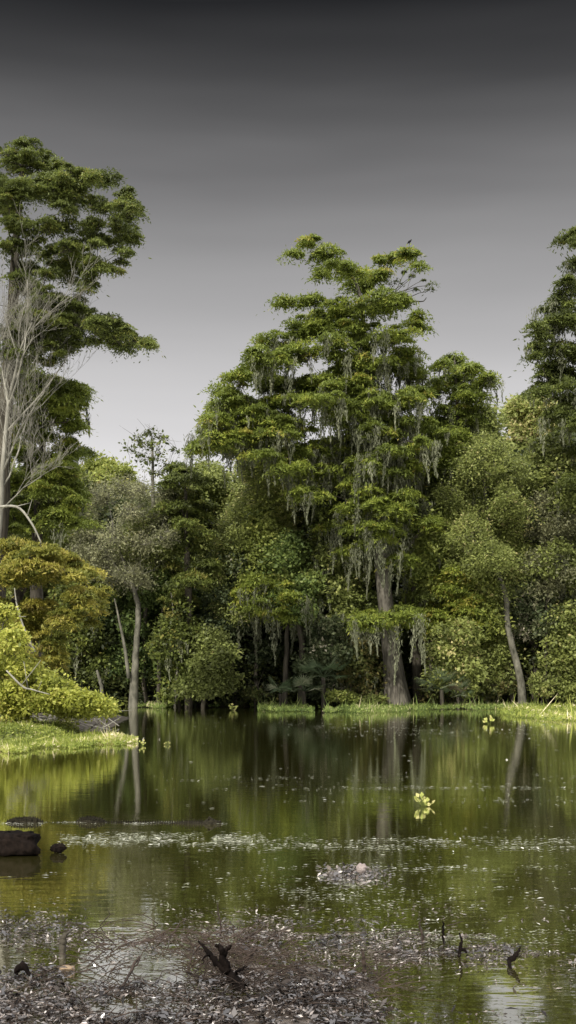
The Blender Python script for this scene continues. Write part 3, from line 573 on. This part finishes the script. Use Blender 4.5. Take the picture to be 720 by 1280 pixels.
# ------------------------------------------------------------------ bank plants (masses of blades and leaves)
def mat_plants(name, label, mk, inside, n, box, hgt, size, seed, tint=.5):
    rg = np.random.default_rng(seed)
    px = rg.uniform(box[0], box[1], n*3); py = rg.uniform(box[2], box[3], n*3)
    Y = YG(py, .05); x = X(px, Y); ok = inside(px, py)
    x, Y, px, py = x[ok][:n], Y[ok][:n], px[ok][:n], py[ok][:n]; n = len(x)
    g = np.maximum(ground(x, Y), 0)
    cl = fbm(x*1.1, Y*.6, seed)
    h = hgt*(.35+1.1*cl)*rg.uniform(.4, 1.1, n)
    up = rg.uniform(0, 1, n) < .42; tall = up & (rg.uniform(0, 1, n) < .05); h = np.where(tall, h*rg.uniform(1.8, 3.6, n), h)
    P = np.stack([x, Y, g+np.where(tall, h*.5, h*.75)], 1)
    A = rg.normal(0, .35, (n, 3)); A[:, 2] += 1; B = rg.normal(0, 1, (n, 3)); B[:, 2] *= .3
    A = np.where(up[:, None], A, B); Nn = rg.normal(0, 1, (n, 3)); Nn[:, 2] = np.where(up, 0, 1.5)
    L = np.where(up, h*1.1+.03, size*rg.uniform(.7, 1.4, n)); Wd = np.where(up, size*.32, size*rg.uniform(.5, .9, n))
    a = Acc(); a.leaves(P, A, Nn, L, Wd, np.clip(rg.normal(tint, .2, n)+(cl-.5)*.9+(fbm(x*.5, Y*.4, seed+5)-.5)*.5, 0, 1))
    return tag(a.build(name, M[mk]), label, 'water plants', kind='stuff')
mat_plants('water_weeds', 'bright green mat of leafy weeds on the left bank', 'grass',
           lambda u, v: (v < 930+2*np.sin(u*.09)+fbm(u*.05, v*0, 5)*11-.00028*np.clip(u, 0, 999)**2) & (v > 905+np.clip(u-20, 0, 200)*.09+fbm(u*.06, v*0, 8)*5) & (u < 172), 34000, (-120, 172, 898, 942), .11, .085, 61, .55)
mat_plants('water_weeds', 'grassy green mat along the water below the leaning trunk at right', 'grass',
           lambda u, v: (v < 889+sstep(610, 700, u)*9+fbm(u*.07, v*0, 9)*5) & (v > 876) & (u > 596+fbm(v*.35, u*0, 3)*60+(890-v)*2), 20000, (600, 900, 876, 904), .26, .15, 62, .5)
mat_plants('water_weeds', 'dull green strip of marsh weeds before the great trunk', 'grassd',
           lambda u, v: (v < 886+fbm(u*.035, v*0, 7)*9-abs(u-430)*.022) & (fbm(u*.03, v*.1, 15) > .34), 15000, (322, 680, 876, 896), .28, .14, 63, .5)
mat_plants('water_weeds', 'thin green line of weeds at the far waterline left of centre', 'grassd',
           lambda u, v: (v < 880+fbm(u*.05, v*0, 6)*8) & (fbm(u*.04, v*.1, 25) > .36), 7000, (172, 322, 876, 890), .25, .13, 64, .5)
# litter and fallen twigs in the shade behind the left mat
rg = np.random.default_rng(90); a = Acc()
for i in range(70):
    px = rg.uniform(-20, 150); Yt = rg.uniform(34, 41); x = X(px, Yt); z = float(max(ground(x, Yt), 0))
    p = np.array([x, Yt, z+.05]); e = p+np.array([rg.normal(0, .8), rg.normal(0, .4), rg.uniform(.0, .5)])
    a.tube([p, (p+e)/2+rg.normal(0, .06, 3), e], [.016, .012, .006], 4)
tag(a.build('brushwood', M['dead']), 'grey tangle of dead twigs between the shrub and the left weed mat', 'brushwood', kind='stuff')

# ------------------------------------------------------------------ floating flecks
rg = np.random.default_rng(101)
def flecks(name, label, n, box, dens, size, seed, mk='float', tint=.5, tv=.25, tilt=.06, z=.006, asp=.6):
    rg = np.random.default_rng(seed)
    px = rg.uniform(box[0], box[1], n); py = box[2]+(box[3]-box[2])*rg.uniform(0, 1, n)
    d = dens(px, py); ok = rg.uniform(0, 1, n) < d
    px, py = px[ok], py[ok]; n = len(px); Y = YG(py); x = X(px, Y)
    s = size(py)*rg.choice([.5, .8, 1.2, 1.8], n, p=[.35, .35, .24, .06])*rg.uniform(.7, 1.4, n)
    P = np.stack([x, Y, z+rg.uniform(0, .004, n)+s*tilt*.4], 1)
    A = np.stack([rg.normal(0, 1, n), rg.normal(0, .14, n), rg.normal(0, tilt, n)], 1)
    Nn = rg.normal(0, tilt*1.2, (n, 3)); Nn[:, 2] = 1
    a = Acc(); a.leaves(P, A, Nn, s, s*asp, np.clip(rg.normal(tint, tv, n), 0, 1), .08)
    return tag(a.build(name, M[mk]), label, 'debris', kind='stuff')
def band(v, c, w): return np.exp(-((v-c)/w)**2)
def wdens(u, v):
    nb = fbm(u*.012+v*.004, v*.16, 31, 3); nb2 = fbm(u*.03, v*.75, 33, 3)
    s = sstep(.5, .72, nb)*.35+sstep(.55, .8, nb2)*.25
    b = (band(v, 912, 9)*sstep(330, 480, u)*1.0+band(v, 903, 8)*.25+band(v, 974, 3)*.5*sstep(150, 260, u)+band(v, 986, 2.5)*.8*sstep(330, 420, u)+band(v, 1001, 2)*.6*sstep(330, 420, u)
         +band(v, 1057, 6)*1.1*sstep(60, 240, u)+band(v, 1050, 4)*.5*sstep(280, 400, u)+band(v, 1086, 3)*.6*sstep(300, 420, u)+band(v, 1112, 22)*.5*band(u, 440, 90)+band(v, 1172, 8)*1.0*sstep(440, 520, u))
    clear = 1-.93*band(v, 1035, 10)*(1-sstep(240, 330, u)) - .9*band(v, 1020, 14)
    low = .10+sstep(1040, 1150, v)*.22
    left = 1-.85*(1-sstep(150, 300, u))*sstep(930, 950, v)
    return np.clip((b*(.10+1.0*sstep(.48, .64, nb2))+s*low*1.5*sstep(.46, .6, nb2))*np.clip(clear, 0, 1)*left, 0, 1)
flecks('floating_debris', 'pale flecks of duckweed and leaf scraps drifting in bands on the pond', 90000, (-60, 780, 893, 1200), wdens,
       lambda v: .014+.00024*(1200-v)*.55, 111, asp=.48, tint=.42, tilt=.03)
flecks('floating_debris', 'rough raft of pale scum and scraps behind the black stump', 6500, (70, 330, 1040, 1066),
       lambda u, v: (band(v, 1050-(u-80)*.0, 6)*sstep(70, 100, u)*(1-sstep(280, 330, u))+band(v, 1047, 4)*.3)*sstep(.36, .55, fbm(u*.05, v*.35, 55)), lambda v: .03, 112, tint=.35, tilt=.05, asp=.5)
flecks('floating_debris', 'heap of scraps poking out of the water in the middle of the pond', 2600, (395, 490, 1080, 1108),
       lambda u, v: band(u, 442, 32)*band(v, 1095, 8), lambda v: .03, 113, 'litter', .33, .28, .4, .008)
flecks('floating_debris', 'flat grey scum and sodden leaves lying on the shallow water by the near shore', 60000, (-40, 780, 1128, 1240),
       lambda u, v: np.clip(.62*(band(u, 370, 120)*band(v, 1168, 24)+band(u, 300, 160)*band(v, 1186, 16)*.7+band(v, 1192, 13)*sstep(430, 500, u)*(1-sstep(640, 740, u)*.6)+band(v, 1172, 9)*.5+.10)*sstep(.44, .58, fbm(u*.018, v*.14, 57)), 0, 1)*(1-np.clip(1.3*band(u, 196, 52)*band(v, 1210, 16)+1.3*band(u, 170, 66)*band(v, 1148, 16), 0, 1)),
       lambda v: .022, 114, 'litter', .55, .24, .12, .004, .5)
flecks('floating_debris', 'thin line of pale flecks imitating waterline glints along the floating alligator', 5000, (-20, 284, 1026, 1033),
       lambda u, v: band(v, 1029.3+.9*np.sin(u*.05), .9)*.7*sstep(.3, .5, fbm(u*.06, v*.2, 58)), lambda v: .022, 115, tint=.6, tilt=.03, asp=.4)  # pale flecks laid as a stand-in for bright glints at the hide's waterline
# leaf litter of the near shore
def litter_d(u, v):
    e = fbm(u*.02, v*.04, 70, 3)
    L = .85*sstep(1206, 1240, v+(e-.5)*60-sstep(440, 560, u)*90)*(.35+.65*sstep(.42, .54, fbm(u*.025, v*.07, 74)))*sstep(.36, .50, fbm(u*.016, v*.05, 75))
    mid = band(u, 330, 140)*band(v, 1180, 22)*sstep(.48, .62, fbm(u*.035, v*.09, 71))*.6
    r_ = (band(v, 1190, 10)*sstep(440, 500, u)*(1-sstep(600, 690, u))*.45+band(v, 1274, 4)*.1)*sstep(.45, .6, fbm(u*.03, v*.15, 73))
    puddle = 1-np.clip(1.35*band(u, 196, 52)*band(v, 1212, 17)+1.3*band(u, 165, 60)*band(v, 1148, 18), 0, 1)
    l2 = band(v, 1162, 16)*(1-sstep(60, 130, u))*.35
    return np.clip(np.maximum(np.maximum(L, mid), np.maximum(r_, l2))*puddle, 0, 1)
rg = np.random.default_rng(120); n = 150000
px = rg.uniform(-70, 790, n); py = rg.uniform(1120, 1330, n); ok = rg.uniform(0, 1, n) < litter_d(px, py); px, py = px[ok], py[ok]; n = len(px)
Y = YG(py); x = X(px, Y); s = rg.uniform(.006, .022, n)*np.where(rg.uniform(0, 1, n) < .05, 1.9, 1)
P = np.stack([x, Y, np.maximum(ground(x, Y), 0)+.004+s*rg.uniform(0, 1.0, n)+.02*rg.uniform(0, 1, n)*fbm(x*14, Y*14, 44)], 1)
A = rg.normal(0, 1, (n, 3)); A[:, 2] *= .45; Nn = rg.normal(0, .38, (n, 3)); Nn[:, 2] += 1; A[:, 2] *= .6
a = Acc(); a.leaves(P, A, Nn, s*1.9, s*.62, np.clip(np.where(s > .022, -.35, 0)+rg.beta(1.0, 2.3, n)+(fbm(x*5, Y*5, 9)-.5)*.9, 0, 1), .25)
tag(a.build('leaf_litter', M['litter']), 'wet brown and grey leaf litter heaped on the near mud', 'leaf litter', kind='stuff')
# fine twigs within the litter
a = Acc()
for i in range(1500):
    u, v = rg.uniform(-20, 560), rg.uniform(1150, 1290)
    if rg.uniform() > litter_d(np.array(u), np.array(v)): continue
    Yt = YG(v); p = np.array([X(u, Yt), Yt, max(float(ground(X(u, Yt), Yt)), 0)+.012]); an = rg.uniform(0, 6.28); L = rg.uniform(.04, .24)
    e = p+np.array([math.cos(an)*L, math.sin(an)*L, rg.uniform(-.005, .05)]); a.tube([p, (p+e)/2+rg.normal(0, .008, 3), e], [.004, .003, .0015], 4)
tag(a.build('twigs', M['stick']), 'fine dark twigs strewn through the near leaf litter', 'twigs', kind='stuff')

rg = np.random.default_rng(133); a = Acc()
for i in range(420):
    u, v = ((rg.normal(285, 42), rg.normal(1200, 20)), (rg.normal(170, 45), rg.normal(1195, 22)), (rg.uniform(200, 480), rg.normal(1225, 16)))[i % 3]
    if v > 1262 or v < 1150 or (abs(u-190) < 46 and abs(v-1208) < 24 and i % 12): continue
    Yt = YG(v); p = np.array([X(u, Yt), Yt, .004]); an = rg.uniform(-.7, .7)+(math.pi if rg.uniform() < .5 else 0); L = rg.uniform(.08, .34)
    q = p+np.array([math.cos(an)*L, math.sin(an)*L*.8, rg.uniform(.01, .10)]); mid = (p+q)/2+np.array([0, 0, rg.uniform(0, .05)])+rg.normal(0, .012, 3); r_ = rg.uniform(.0018, .0042)
    a.tube(smooth_path([p, mid, q], 7, rg, .002), np.linspace(r_, .001, 7), 4)
    for k_ in range(rg.integers(0, 3)):
        w_ = mid+rg.normal(0, .05, 3)*np.array([1, 1, .5])+np.array([0, 0, .03]); a.tube([mid, w_], [r_*.6, .0008], 3)
tag(a.build('brushwood', M['stick']), 'tangle of fine dark twigs sticking up round the forked branch and the puddle', 'brushwood', kind='stuff')
# ------------------------------------------------------------------ sticks and stumps of the near shore (each its own)
def stick(name, label, cat, py0, segs, mat='stick', sides=8, seed=0, jit=.002):
    """segs: lists of (px, py, depth offset, width px); the first starts at the ground"""
    rg = np.random.default_rng(seed+300); Y0 = YG(py0); a = Acc()
    for s_ in segs:
        pts = []
        for (u, v, dy, w) in s_:
            Yq = Y0+dy; pts.append([*W3(u, v, Yq), w/F*Yq*.5])
        q = smooth_path(pts, max(6, len(pts)*4), rg); q[1:-1, :3] += rg.normal(0, jit, (len(q)-2, 3)); q[:, 3] *= rg.uniform(.85, 1.15, len(q))
        a.tube(q[:, :3], np.maximum(q[:, 3], .0012), sides)
    s0 = segs[0][0]; b = W3(s0[0], s0[1], Y0+s0[2])
    return tag(a.build(name, M[mat], None, b, True), label, cat)
stick('forked_branch', 'thick black forked branch end sticking out of the near leaf litter', 'branch', 1236,
      [[(306, 1237, -.05, 15), (292, 1222, 0, 12), (276, 1207, .03, 10), (262, 1192, .05, 6), (248, 1176, .08, 2.5)],
       [(284, 1214, .01, 12), (280, 1200, .02, 10), (278, 1190, .02, 8), (273, 1183, .02, 7), (270, 1181, .02, 3)], [(279, 1194, .02, 8), (284, 1186, .03, 6), (288, 1181, .03, 4)], [(262, 1192, .05, 4), (256, 1196, .0, 2.5), (252, 1204, -.03, 1.2)], [(292, 1222, 0, 5), (300, 1212, -.02, 3), (309, 1208, -.04, 1.4)]], 'wet', seed=1, jit=.004)
stick('fallen_twig', 'long dark forked twig lying across the puddle at left', 'twig', 1192,
      [[(222, 1170, .55, 3), (200, 1174, .4, 5), (178, 1178, .3, 6), (160, 1182, .25, 5), (138, 1181, .25, 3.4), (120, 1178, .25, 2)],
       [(176, 1179, .3, 5), (150, 1190, .1, 4), (128, 1200, -.05, 3.4), (112, 1206, -.1, 2.5)], [(160, 1182, .25, 5), (155, 1176, .28, 3), (148, 1172, .3, 1.5)]], seed=2)
stick('fallen_twig', 'crooked dark twig sloping down beside the bright puddle', 'twig', 1238, [[(148, 1240, -.05, 3), (160, 1222, .1, 4), (166, 1208, .2, 4.5), (174, 1196, .3, 3)], [(165, 1210, .2, 3), (172, 1204, .22, 2), (178, 1190, .3, 1.2)]], seed=3)
stick('fallen_twig', 'dark twig rising right behind the forked branch', 'twig', 1185, [[(286, 1184, 0, 3), (302, 1176, .1, 4), (316, 1168, .2, 4), (328, 1160, .3, 2)], [(310, 1172, .15, 3), (318, 1174, .1, 1.5)]], seed=4)
stick('fallen_twig', 'blurred dark stub leaning right of the forked branch', 'twig', 1206, [[(306, 1204, 0, 5), (311, 1195, .02, 8), (320, 1186, .05, 4)]], seed=5)
stick('fallen_twig', 'thin curved twig arching left of the forked branch', 'twig', 1216, [[(234, 1216, 0, 2), (240, 1196, .05, 2), (250, 1182, .08, 2.4), (262, 1180, .1, 1.4)]], seed=6)
stick('upright_twig', 'hair-thin twig standing upright above the forked branch', 'twig', 1164, [[(276, 1164, 0, 2.6), (275, 1152, 0, 2), (272, 1140, 0, 1.6), (273, 1128, 0, 1)], [(275, 1152, 0, 1.6), (278, 1148, 0, 1)]], seed=7)
stick('broken_stake', 'grey-brown broken stake with a hooked top at the left water edge', 'stake', 1197, [[(78, 1199, 0, 9), (78, 1186, 0, 9), (79, 1174, 0, 9), (82, 1168, 0, 6), (87, 1165, 0, 2)]], 'barkd', seed=8)
stick('root_stub', 'dark root stub with a drooping arm in the litter at the left', 'root', 1226, [[(44, 1228, 0, 3), (36, 1216, .03, 5), (28, 1208, .05, 11), (22, 1212, .05, 8), (20, 1218, .04, 3)]], 'wet', seed=9)
stick('upright_twig', 'dark short stake near the middle of the near water', 'twig', 1216, [[(456, 1217, 0, 4), (455, 1204, 0, 5), (454, 1194, 0, 4), (452, 1186, 0, 2.5)]], seed=10)
stick('upright_twig', 'faint bent twig just right of the short stake', 'twig', 1218, [[(470, 1220, 0, 2), (471, 1206, 0, 1.6), (467, 1192, 0, 1)]], seed=11)
stick('upright_twig', 'straight black peg standing in green reflections', 'twig', 1179, [[(555, 1180, 0, 3), (553.5, 1168, 0, 3.2), (554.5, 1158, 0, 2.6), (553.5, 1152, 0, 1.6)]], 'wet', seed=12)
stick('upright_twig', 'bent dark reed left of the straight black peg', 'twig', 1176, [[(529, 1177, 0, 4), (527, 1165, 0, 3), (524, 1155, 0, 2), (527, 1150, 0, 1.2)]], seed=13)
stick('upright_twig', 'squat knotted twig right of the straight black peg', 'twig', 1196, [[(573, 1198, 0, 3), (575, 1186, 0, 4.5), (577, 1176, 0, 3), (574, 1166, 0, 1.4)], [(575, 1186, 0, 5), (584, 1190, 0, 3)]], 'wet', seed=14)
stick('root_stub', 'curled dark twig like a beak in the near water at right', 'root', 1207, [[(638, 1206, 0, 3), (636, 1200, 0, 6), (643, 1196, 0, 7), (648, 1190, 0, 4), (650, 1184, 0, 1.6)], [(636, 1200, 0, 5), (640, 1216, -.1, 3)]], 'wet', seed=15)
stick('floating_branch', 'pale dead branch reaching out of the left weed mat over dark water', 'branch', 925, [[(166, 929, 0, 2), (190, 928, 0, 2.4), (214, 929, 0, 1)], [(176, 929, 0, 1.6), (180, 922, 0, 1)], [(196, 929, 0, 1.6), (200, 923, .2, .8)]], 'dead', seed=16)
stick('leaning_branch', 'bare grey branch lying across the shaded edge behind the left weeds', 'branch', 912, [[(90, 914, 0, 3), (70, 910, 1, 3), (40, 900, 2, 2.4), (12, 896, 3, 1.4)], [(60, 907, 1.3, 2), (78, 896, 1.5, 1)]], 'dead', seed=17)
stick('leaning_branch', 'short dark bare branch dipping from the left bank toward the water', 'branch', 915, [[(104, 918, 0, 2.4), (116, 908, .3, 2.2), (126, 902, .6, 1)]], 'barkd', seed=18)

def lump(name, label, cat, px, py, Y, sx, sy, sz, mat, seed, rough=.25, flat=False):
    rg = np.random.default_rng(seed); n, m_ = 26, 44
    th = np.linspace(0.02, math.pi-.02, n)[:, None]; ph = np.linspace(0, 2*math.pi, m_, endpoint=False)[None]
    pw_ = .55 if flat else 1
    f_ = lambda q: np.sign(q)*abs(q)**pw_
    x = f_(np.sin(th))*f_(np.cos(ph)); y = f_(np.sin(th))*f_(np.sin(ph)); z = f_(np.cos(th))*np.ones_like(ph)
    r_ = 1+rough*(fbm(x*2.3+seed, z*2.3+y*1.7, seed)-.5)*2+.9*rough*(fbm(x*8+seed, z*5+y*7, seed+2)-.5)
    v = np.stack([x*r_*sx, y*r_*sy, z*r_*sz], -1).reshape(-1, 3)
    i = np.arange(n-1)[:, None]*m_; j = np.arange(m_)[None]
    fc = np.stack([i+j, i+m_+j, i+m_+(j+1) % m_, i+(j+1) % m_], -1).reshape(-1, 4)
    c = W3(px, py, Y); a = Acc(); a.add(v+c, fc)
    return tag(a.build(name, M[mat], None, c, False), label, cat)
lump('stump', 'blocky black waterlogged stump cut off by the left edge', 'stump', 10, 1054, YG(1068), .26, .16, .105, 'wet', 5, .3, True)
lump('wood_chunk', 'small black chunk of wood afloat right of the black stump', 'wood chunk', 73, 1060, YG(1066), .07, .06, .045, 'wet', 6, .35)
M['tan'] = barkmat('tan_wet_wood', (.12, .085, .055), (.30, .22, .14), (9, 9, 9))
M['pink'] = barkmat('pinkish_shell', (.16, .13, .12), (.34, .29, .27), (9, 9, 9))
lump('rock', 'smooth tan rock half buried in the leaf litter at left', 'rock', 84, 1211, YG(1214), .046, .03, .02, 'tan', 7, .2)
lump('rock', 'pinkish grey lump sitting on the mid-pond heap of scraps', 'rock', 452, 1086, YG(1093), .045, .03, .045, 'pink', 8, .3)

# floating rosette plant
def rosette(label, px, py, s, n, seed, cat='water plant'):
    rg = np.random.default_rng(seed); Y = YG(py); b = np.array([X(px, Y), Y, 0.0]); a = Acc()
    az = rg.uniform(0, 6.28, n); el = rg.uniform(.2, 1.35, n); r_ = rg.uniform(.4, 1, n)*s
    for q in range(n):
        d = np.array([math.cos(az[q])*math.cos(el[q]), math.sin(az[q])*math.cos(el[q]), math.sin(el[q])]); c = b+d*r_[q]
        a.tube([b-np.array([0, 0, .02]), c], [.004, .003], 4, t=.2)
        Ax = d+rg.normal(0, .4, 3); a.leaves(c[None], Ax[None], (rg.normal(0, .5, 3)+np.array([0, -.8, .7]))[None], s*.42, s*.34, np.array([rg.uniform(.6, 1)]), .1)
    return tag(a.build('water_plant', M['lightg'], None, b), label, cat)
rosette('small bright yellow-green plant floating alone in mid-pond', 529, 1008, .17, 15, 1)
rosette('pale sprig growing from the tip of the left weed mat', 178, 932, .14, 9, 2)
rosette('tiny pale sprig farthest out beyond the left weed mat', 210, 931, .10, 6, 3)
rosette('pale green sprig in the flecked water before the right-hand weeds', 612, 905, .3, 14, 4)
rosette('low pale sprig at the far waterline in front of the olive small tree', 290, 888, .35, 12, 5)

# ------------------------------------------------------------------ alligator, low in the water
Yg = YG(1029); M['gator'] = barkmat('alligator_hide', (.003, .003, .002), (.032, .028, .018), (22, 22, 22), .8, .9, .03, .02)
a = Acc(); px_ = np.linspace(-60, 279, 230)
def prof(p):
    h = np.interp(p, [-60, -20, 4, 14, 30, 46, 53, 70, 92, 98, 108, 122, 132, 150, 190, 216, 224, 240, 254, 258, 264, 270, 275, 279],
                  [-.02, -.01, -.002, .030, .042, .030, -.002, .003, .001, .026, .046, .036, .001, .002, .006, .006, .014, .022, .016, .040, .058, .034, .028, .002])
    w = np.interp(p, [-60, 4, 30, 53, 92, 112, 132, 200, 222, 240, 256, 264, 272, 279], [.05, .06, .16, .03, .04, .17, .07, .08, .08, .11, .13, .13, .09, .02])
    return h, w
h, w = prof(px_); h = np.where(h > .008, h*1.25, h); xs = X(px_, Yg); curve = .10*np.sin((px_+40)*.012)
th = np.linspace(0, 2*math.pi, 20, endpoint=False)
hh = np.maximum(h+.06, .012)
V = np.stack([np.repeat(xs[:, None], 20, 1), Yg+curve[:, None]+w[:, None]*np.cos(th)[None], (h-hh)[:, None]+hh[:, None]*np.sin(th)[None]], -1)
i = np.arange(229)[:, None]*20; j = np.arange(20)[None]
a.add(V.reshape(-1, 3), np.stack([i+j, i+20+j, i+20+(j+1) % 20, i+(j+1) % 20], -1).reshape(-1, 4))
rg = np.random.default_rng(3)
for p in np.arange(8, 256, 3.1):      # rows of raised scutes
    hq, wq = prof(np.array([p])); hq = float(hq[0])*1.25; wq = float(wq[0])
    cy = Yg+.10*math.sin((p+40)*.012); k_ = 1.0 if not (53 < p < 94) else .35
    for off in (-.55, -.2, .2, .55):
        s_ = .017*k_*rg.uniform(.6, 1.4); x_ = X(p, Yg); y_ = cy+off*wq; z_ = hq-.06*(1-math.sqrt(1-off*off))*1.0-.003
        b_ = [(x_-.010, y_, z_), (x_, y_-.011, z_), (x_+.010, y_, z_), (x_, y_+.011, z_), (x_-.003, y_, z_+s_*1.7)]
        a.add(b_, [[0, 1, 4, 4], [1, 2, 4, 4], [2, 3, 4, 4], [3, 0, 4, 4]])
for (p, dy, dz, rr) in [(262, -.045, .062, .016), (262, .05, .062, .016), (276, -.015, .032, .009), (276, .02, .032, .009)]:   # eye and nostril bumps
    c = np.array([X(p, Yg), Yg+.1*math.sin((p+40)*.012)+dy, dz]); t_ = np.linspace(-1, 1, 7)
    a.tube([c+np.array([0, 0, rr*q]) for q in t_], rr*np.sqrt(np.clip(1-t_**2, .03, 1)), 10)
g_ = a.build('alligator', M['gator'], None, (X(120, Yg), Yg, 0), True)
tag(g_, 'long alligator floating low with its ridged back out of the water, facing right', 'alligator')

# ------------------------------------------------------------------ bird on the top right spray
Yb = 63.8; rg = np.random.default_rng(4); b0 = W3(512, 303, Yb); a = Acc()
pts = [(-.20, 0, -.10), (-.12, 0, -.04), (-.05, 0, .03), (.03, 0, .09), (.08, 0, .14), (.11, 0, .19), (.15, 0, .205), (.19, 0, .195)]
a.tube(smooth_path([[*(np.array(q)*.65+b0), r_*.65] for q, r_ in zip(pts, (.02, .05, .085, .085, .06, .04, .035, .006))], 24, rg)[:, :3],
       np.interp(np.linspace(0, 7, 24), range(8), (.014, .038, .062, .062, .042, .03, .026, .004)), 10)
for s_ in (-.03, .03): a.tube([b0+(0, s_, -.02), b0+(0.01, s_, -.14)], [.01, .008], 5)
tag(a.build('bird', M['bird'], None, b0, True), 'small black bird perched on the flat spray at the top of the great cypress', 'bird')
# sparse bare-twigged spray under it belongs to the great cypress
mc = [o for o in bpy.data.objects if o.get('label', '').startswith('tallest')][0]; bo = np.array(mc.location); t = Acc(); rg = np.random.default_rng(9); cl = []
s0 = W3(455, 385, 63.8)
for (u, v) in [(500, 368), (515, 345), (530, 350), (538, 362), (525, 338), (505, 340), (495, 352), (540, 355), (520, 362)]:
    e = W3(u, v, 63.8+rg.uniform(-.6, .6)); t.tube(smooth_path([s0, s0*.5+e*.5+rg.normal(0, .2, 3), e], 8, rg, .03), np.linspace(.035, .01, 8), 4); cl.append(e)
t.tube(smooth_path([W3(490, 378, 63.4), W3(512, 376, 63.4), W3(528, 377, 63.4), W3(533, 372, 63.4)], 8, rg), np.linspace(.05, .02, 8), 5)
t.build('limb', M['barkd'], mc, bo, True)
a = Acc(); foliage(a, rg, np.array(cl), 'cypress', .8, .45, .3, .1, .55); a.build('spray', M['cypdark'], mc, bo)

GR = {'palm': 'fan palmettos along the far shore', 'shrub': 'shrubs along the far shore', 'twig': 'twigs of the near shore', 'root': 'root stubs of the near shore',
      'branch': 'loose dead branches by the water', 'water plant': 'small plants floating on the pond', 'rock': 'small lumps by the near shore', 'tree stem': 'bare stems in the shade of the far shore'}
for o in list(C.objects):
    if o.parent is None and o.get('category'):
        if o['category'] == 'tree': o['group'] = 'cypresses of the pond' if 'cypress' in o.name else 'leafy trees of the far shore'
        elif o['category'] in GR: o['group'] = GR[o['category']]
# ------------------------------------------------------------------ light, sky, camera
SUN_EL, SUN_AZ = R(38), R(206)        # azimuth clockwise from +Y: behind the camera, to its left
w = bpy.data.worlds.new('World'); bpy.context.scene.world = w; w.use_nodes = True; nt = w.node_tree; N = nt.nodes; K = nt.links
for n_ in list(N): N.remove(n_)
sk = N.new('ShaderNodeTexSky'); sk.sky_type = 'NISHITA'; sk.sun_disc = False; sk.sun_elevation = SUN_EL; sk.sun_rotation = SUN_AZ
b1 = N.new('ShaderNodeBackground'); b1.inputs[1].default_value = .1; K.new(sk.outputs[0], b1.inputs[0])
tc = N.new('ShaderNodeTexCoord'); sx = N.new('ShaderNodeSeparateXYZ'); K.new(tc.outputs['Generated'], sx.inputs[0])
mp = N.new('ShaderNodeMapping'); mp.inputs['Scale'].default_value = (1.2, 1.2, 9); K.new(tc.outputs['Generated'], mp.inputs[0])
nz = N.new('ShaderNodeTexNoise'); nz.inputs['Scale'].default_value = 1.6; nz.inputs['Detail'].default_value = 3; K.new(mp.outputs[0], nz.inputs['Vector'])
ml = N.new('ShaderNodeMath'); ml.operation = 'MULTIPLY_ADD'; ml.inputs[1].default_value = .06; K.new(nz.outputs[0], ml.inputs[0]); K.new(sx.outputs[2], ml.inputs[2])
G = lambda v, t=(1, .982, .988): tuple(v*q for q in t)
r = ramp(nt, [(0, G(1.0)), (.16+.03, G(.84)), (.26+.03, G(.52)), (.342+.03, G(.30)), (.41+.025, G(.13)), (.45+.025, G(.060)), (.495+.025, G(.018)), (.56, G(.05)), (.68, G(2.0)), (1, G(3.2))])  # last stops: unseen zenith made bright to add ambient fill
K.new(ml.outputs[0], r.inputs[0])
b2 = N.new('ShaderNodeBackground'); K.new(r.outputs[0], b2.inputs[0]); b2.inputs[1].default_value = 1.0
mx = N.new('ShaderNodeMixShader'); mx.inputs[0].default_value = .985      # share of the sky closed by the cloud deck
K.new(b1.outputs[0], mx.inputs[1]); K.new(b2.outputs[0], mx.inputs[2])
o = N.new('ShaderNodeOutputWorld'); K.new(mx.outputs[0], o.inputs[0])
L = bpy.data.lights.new('sun', 'SUN'); L.energy = 5.0; L.angle = R(1.5); L.color = (1, .95, .86)
so = bpy.data.objects.new('sun', L); C.objects.link(so); so.location = (-20, -20, 40)
so.rotation_euler = (math.pi/2-SUN_EL, 0, -SUN_AZ+math.pi)

cam = bpy.data.cameras.new('camera'); co = bpy.data.objects.new('camera', cam); C.objects.link(co)
co.location = (0, 0, CH); co.rotation_euler = (R(90), 0, 0)
cam.sensor_fit = 'VERTICAL'; cam.sensor_height = 36; cam.lens = F/1280*36; cam.shift_y = (HZ-640)/1280; cam.clip_end = 2000; cam.clip_start = .1
sc = bpy.context.scene; sc.camera = co
sc.view_settings.view_transform = 'Standard'; sc.view_settings.look = 'None'; sc.view_settings.exposure = 0; sc.view_settings.gamma = 1
sc.render.engine = 'CYCLES'; sc.cycles.max_bounces = 5; sc.cycles.diffuse_bounces = 3; sc.cycles.glossy_bounces = 2; sc.cycles.transmission_bounces = 3
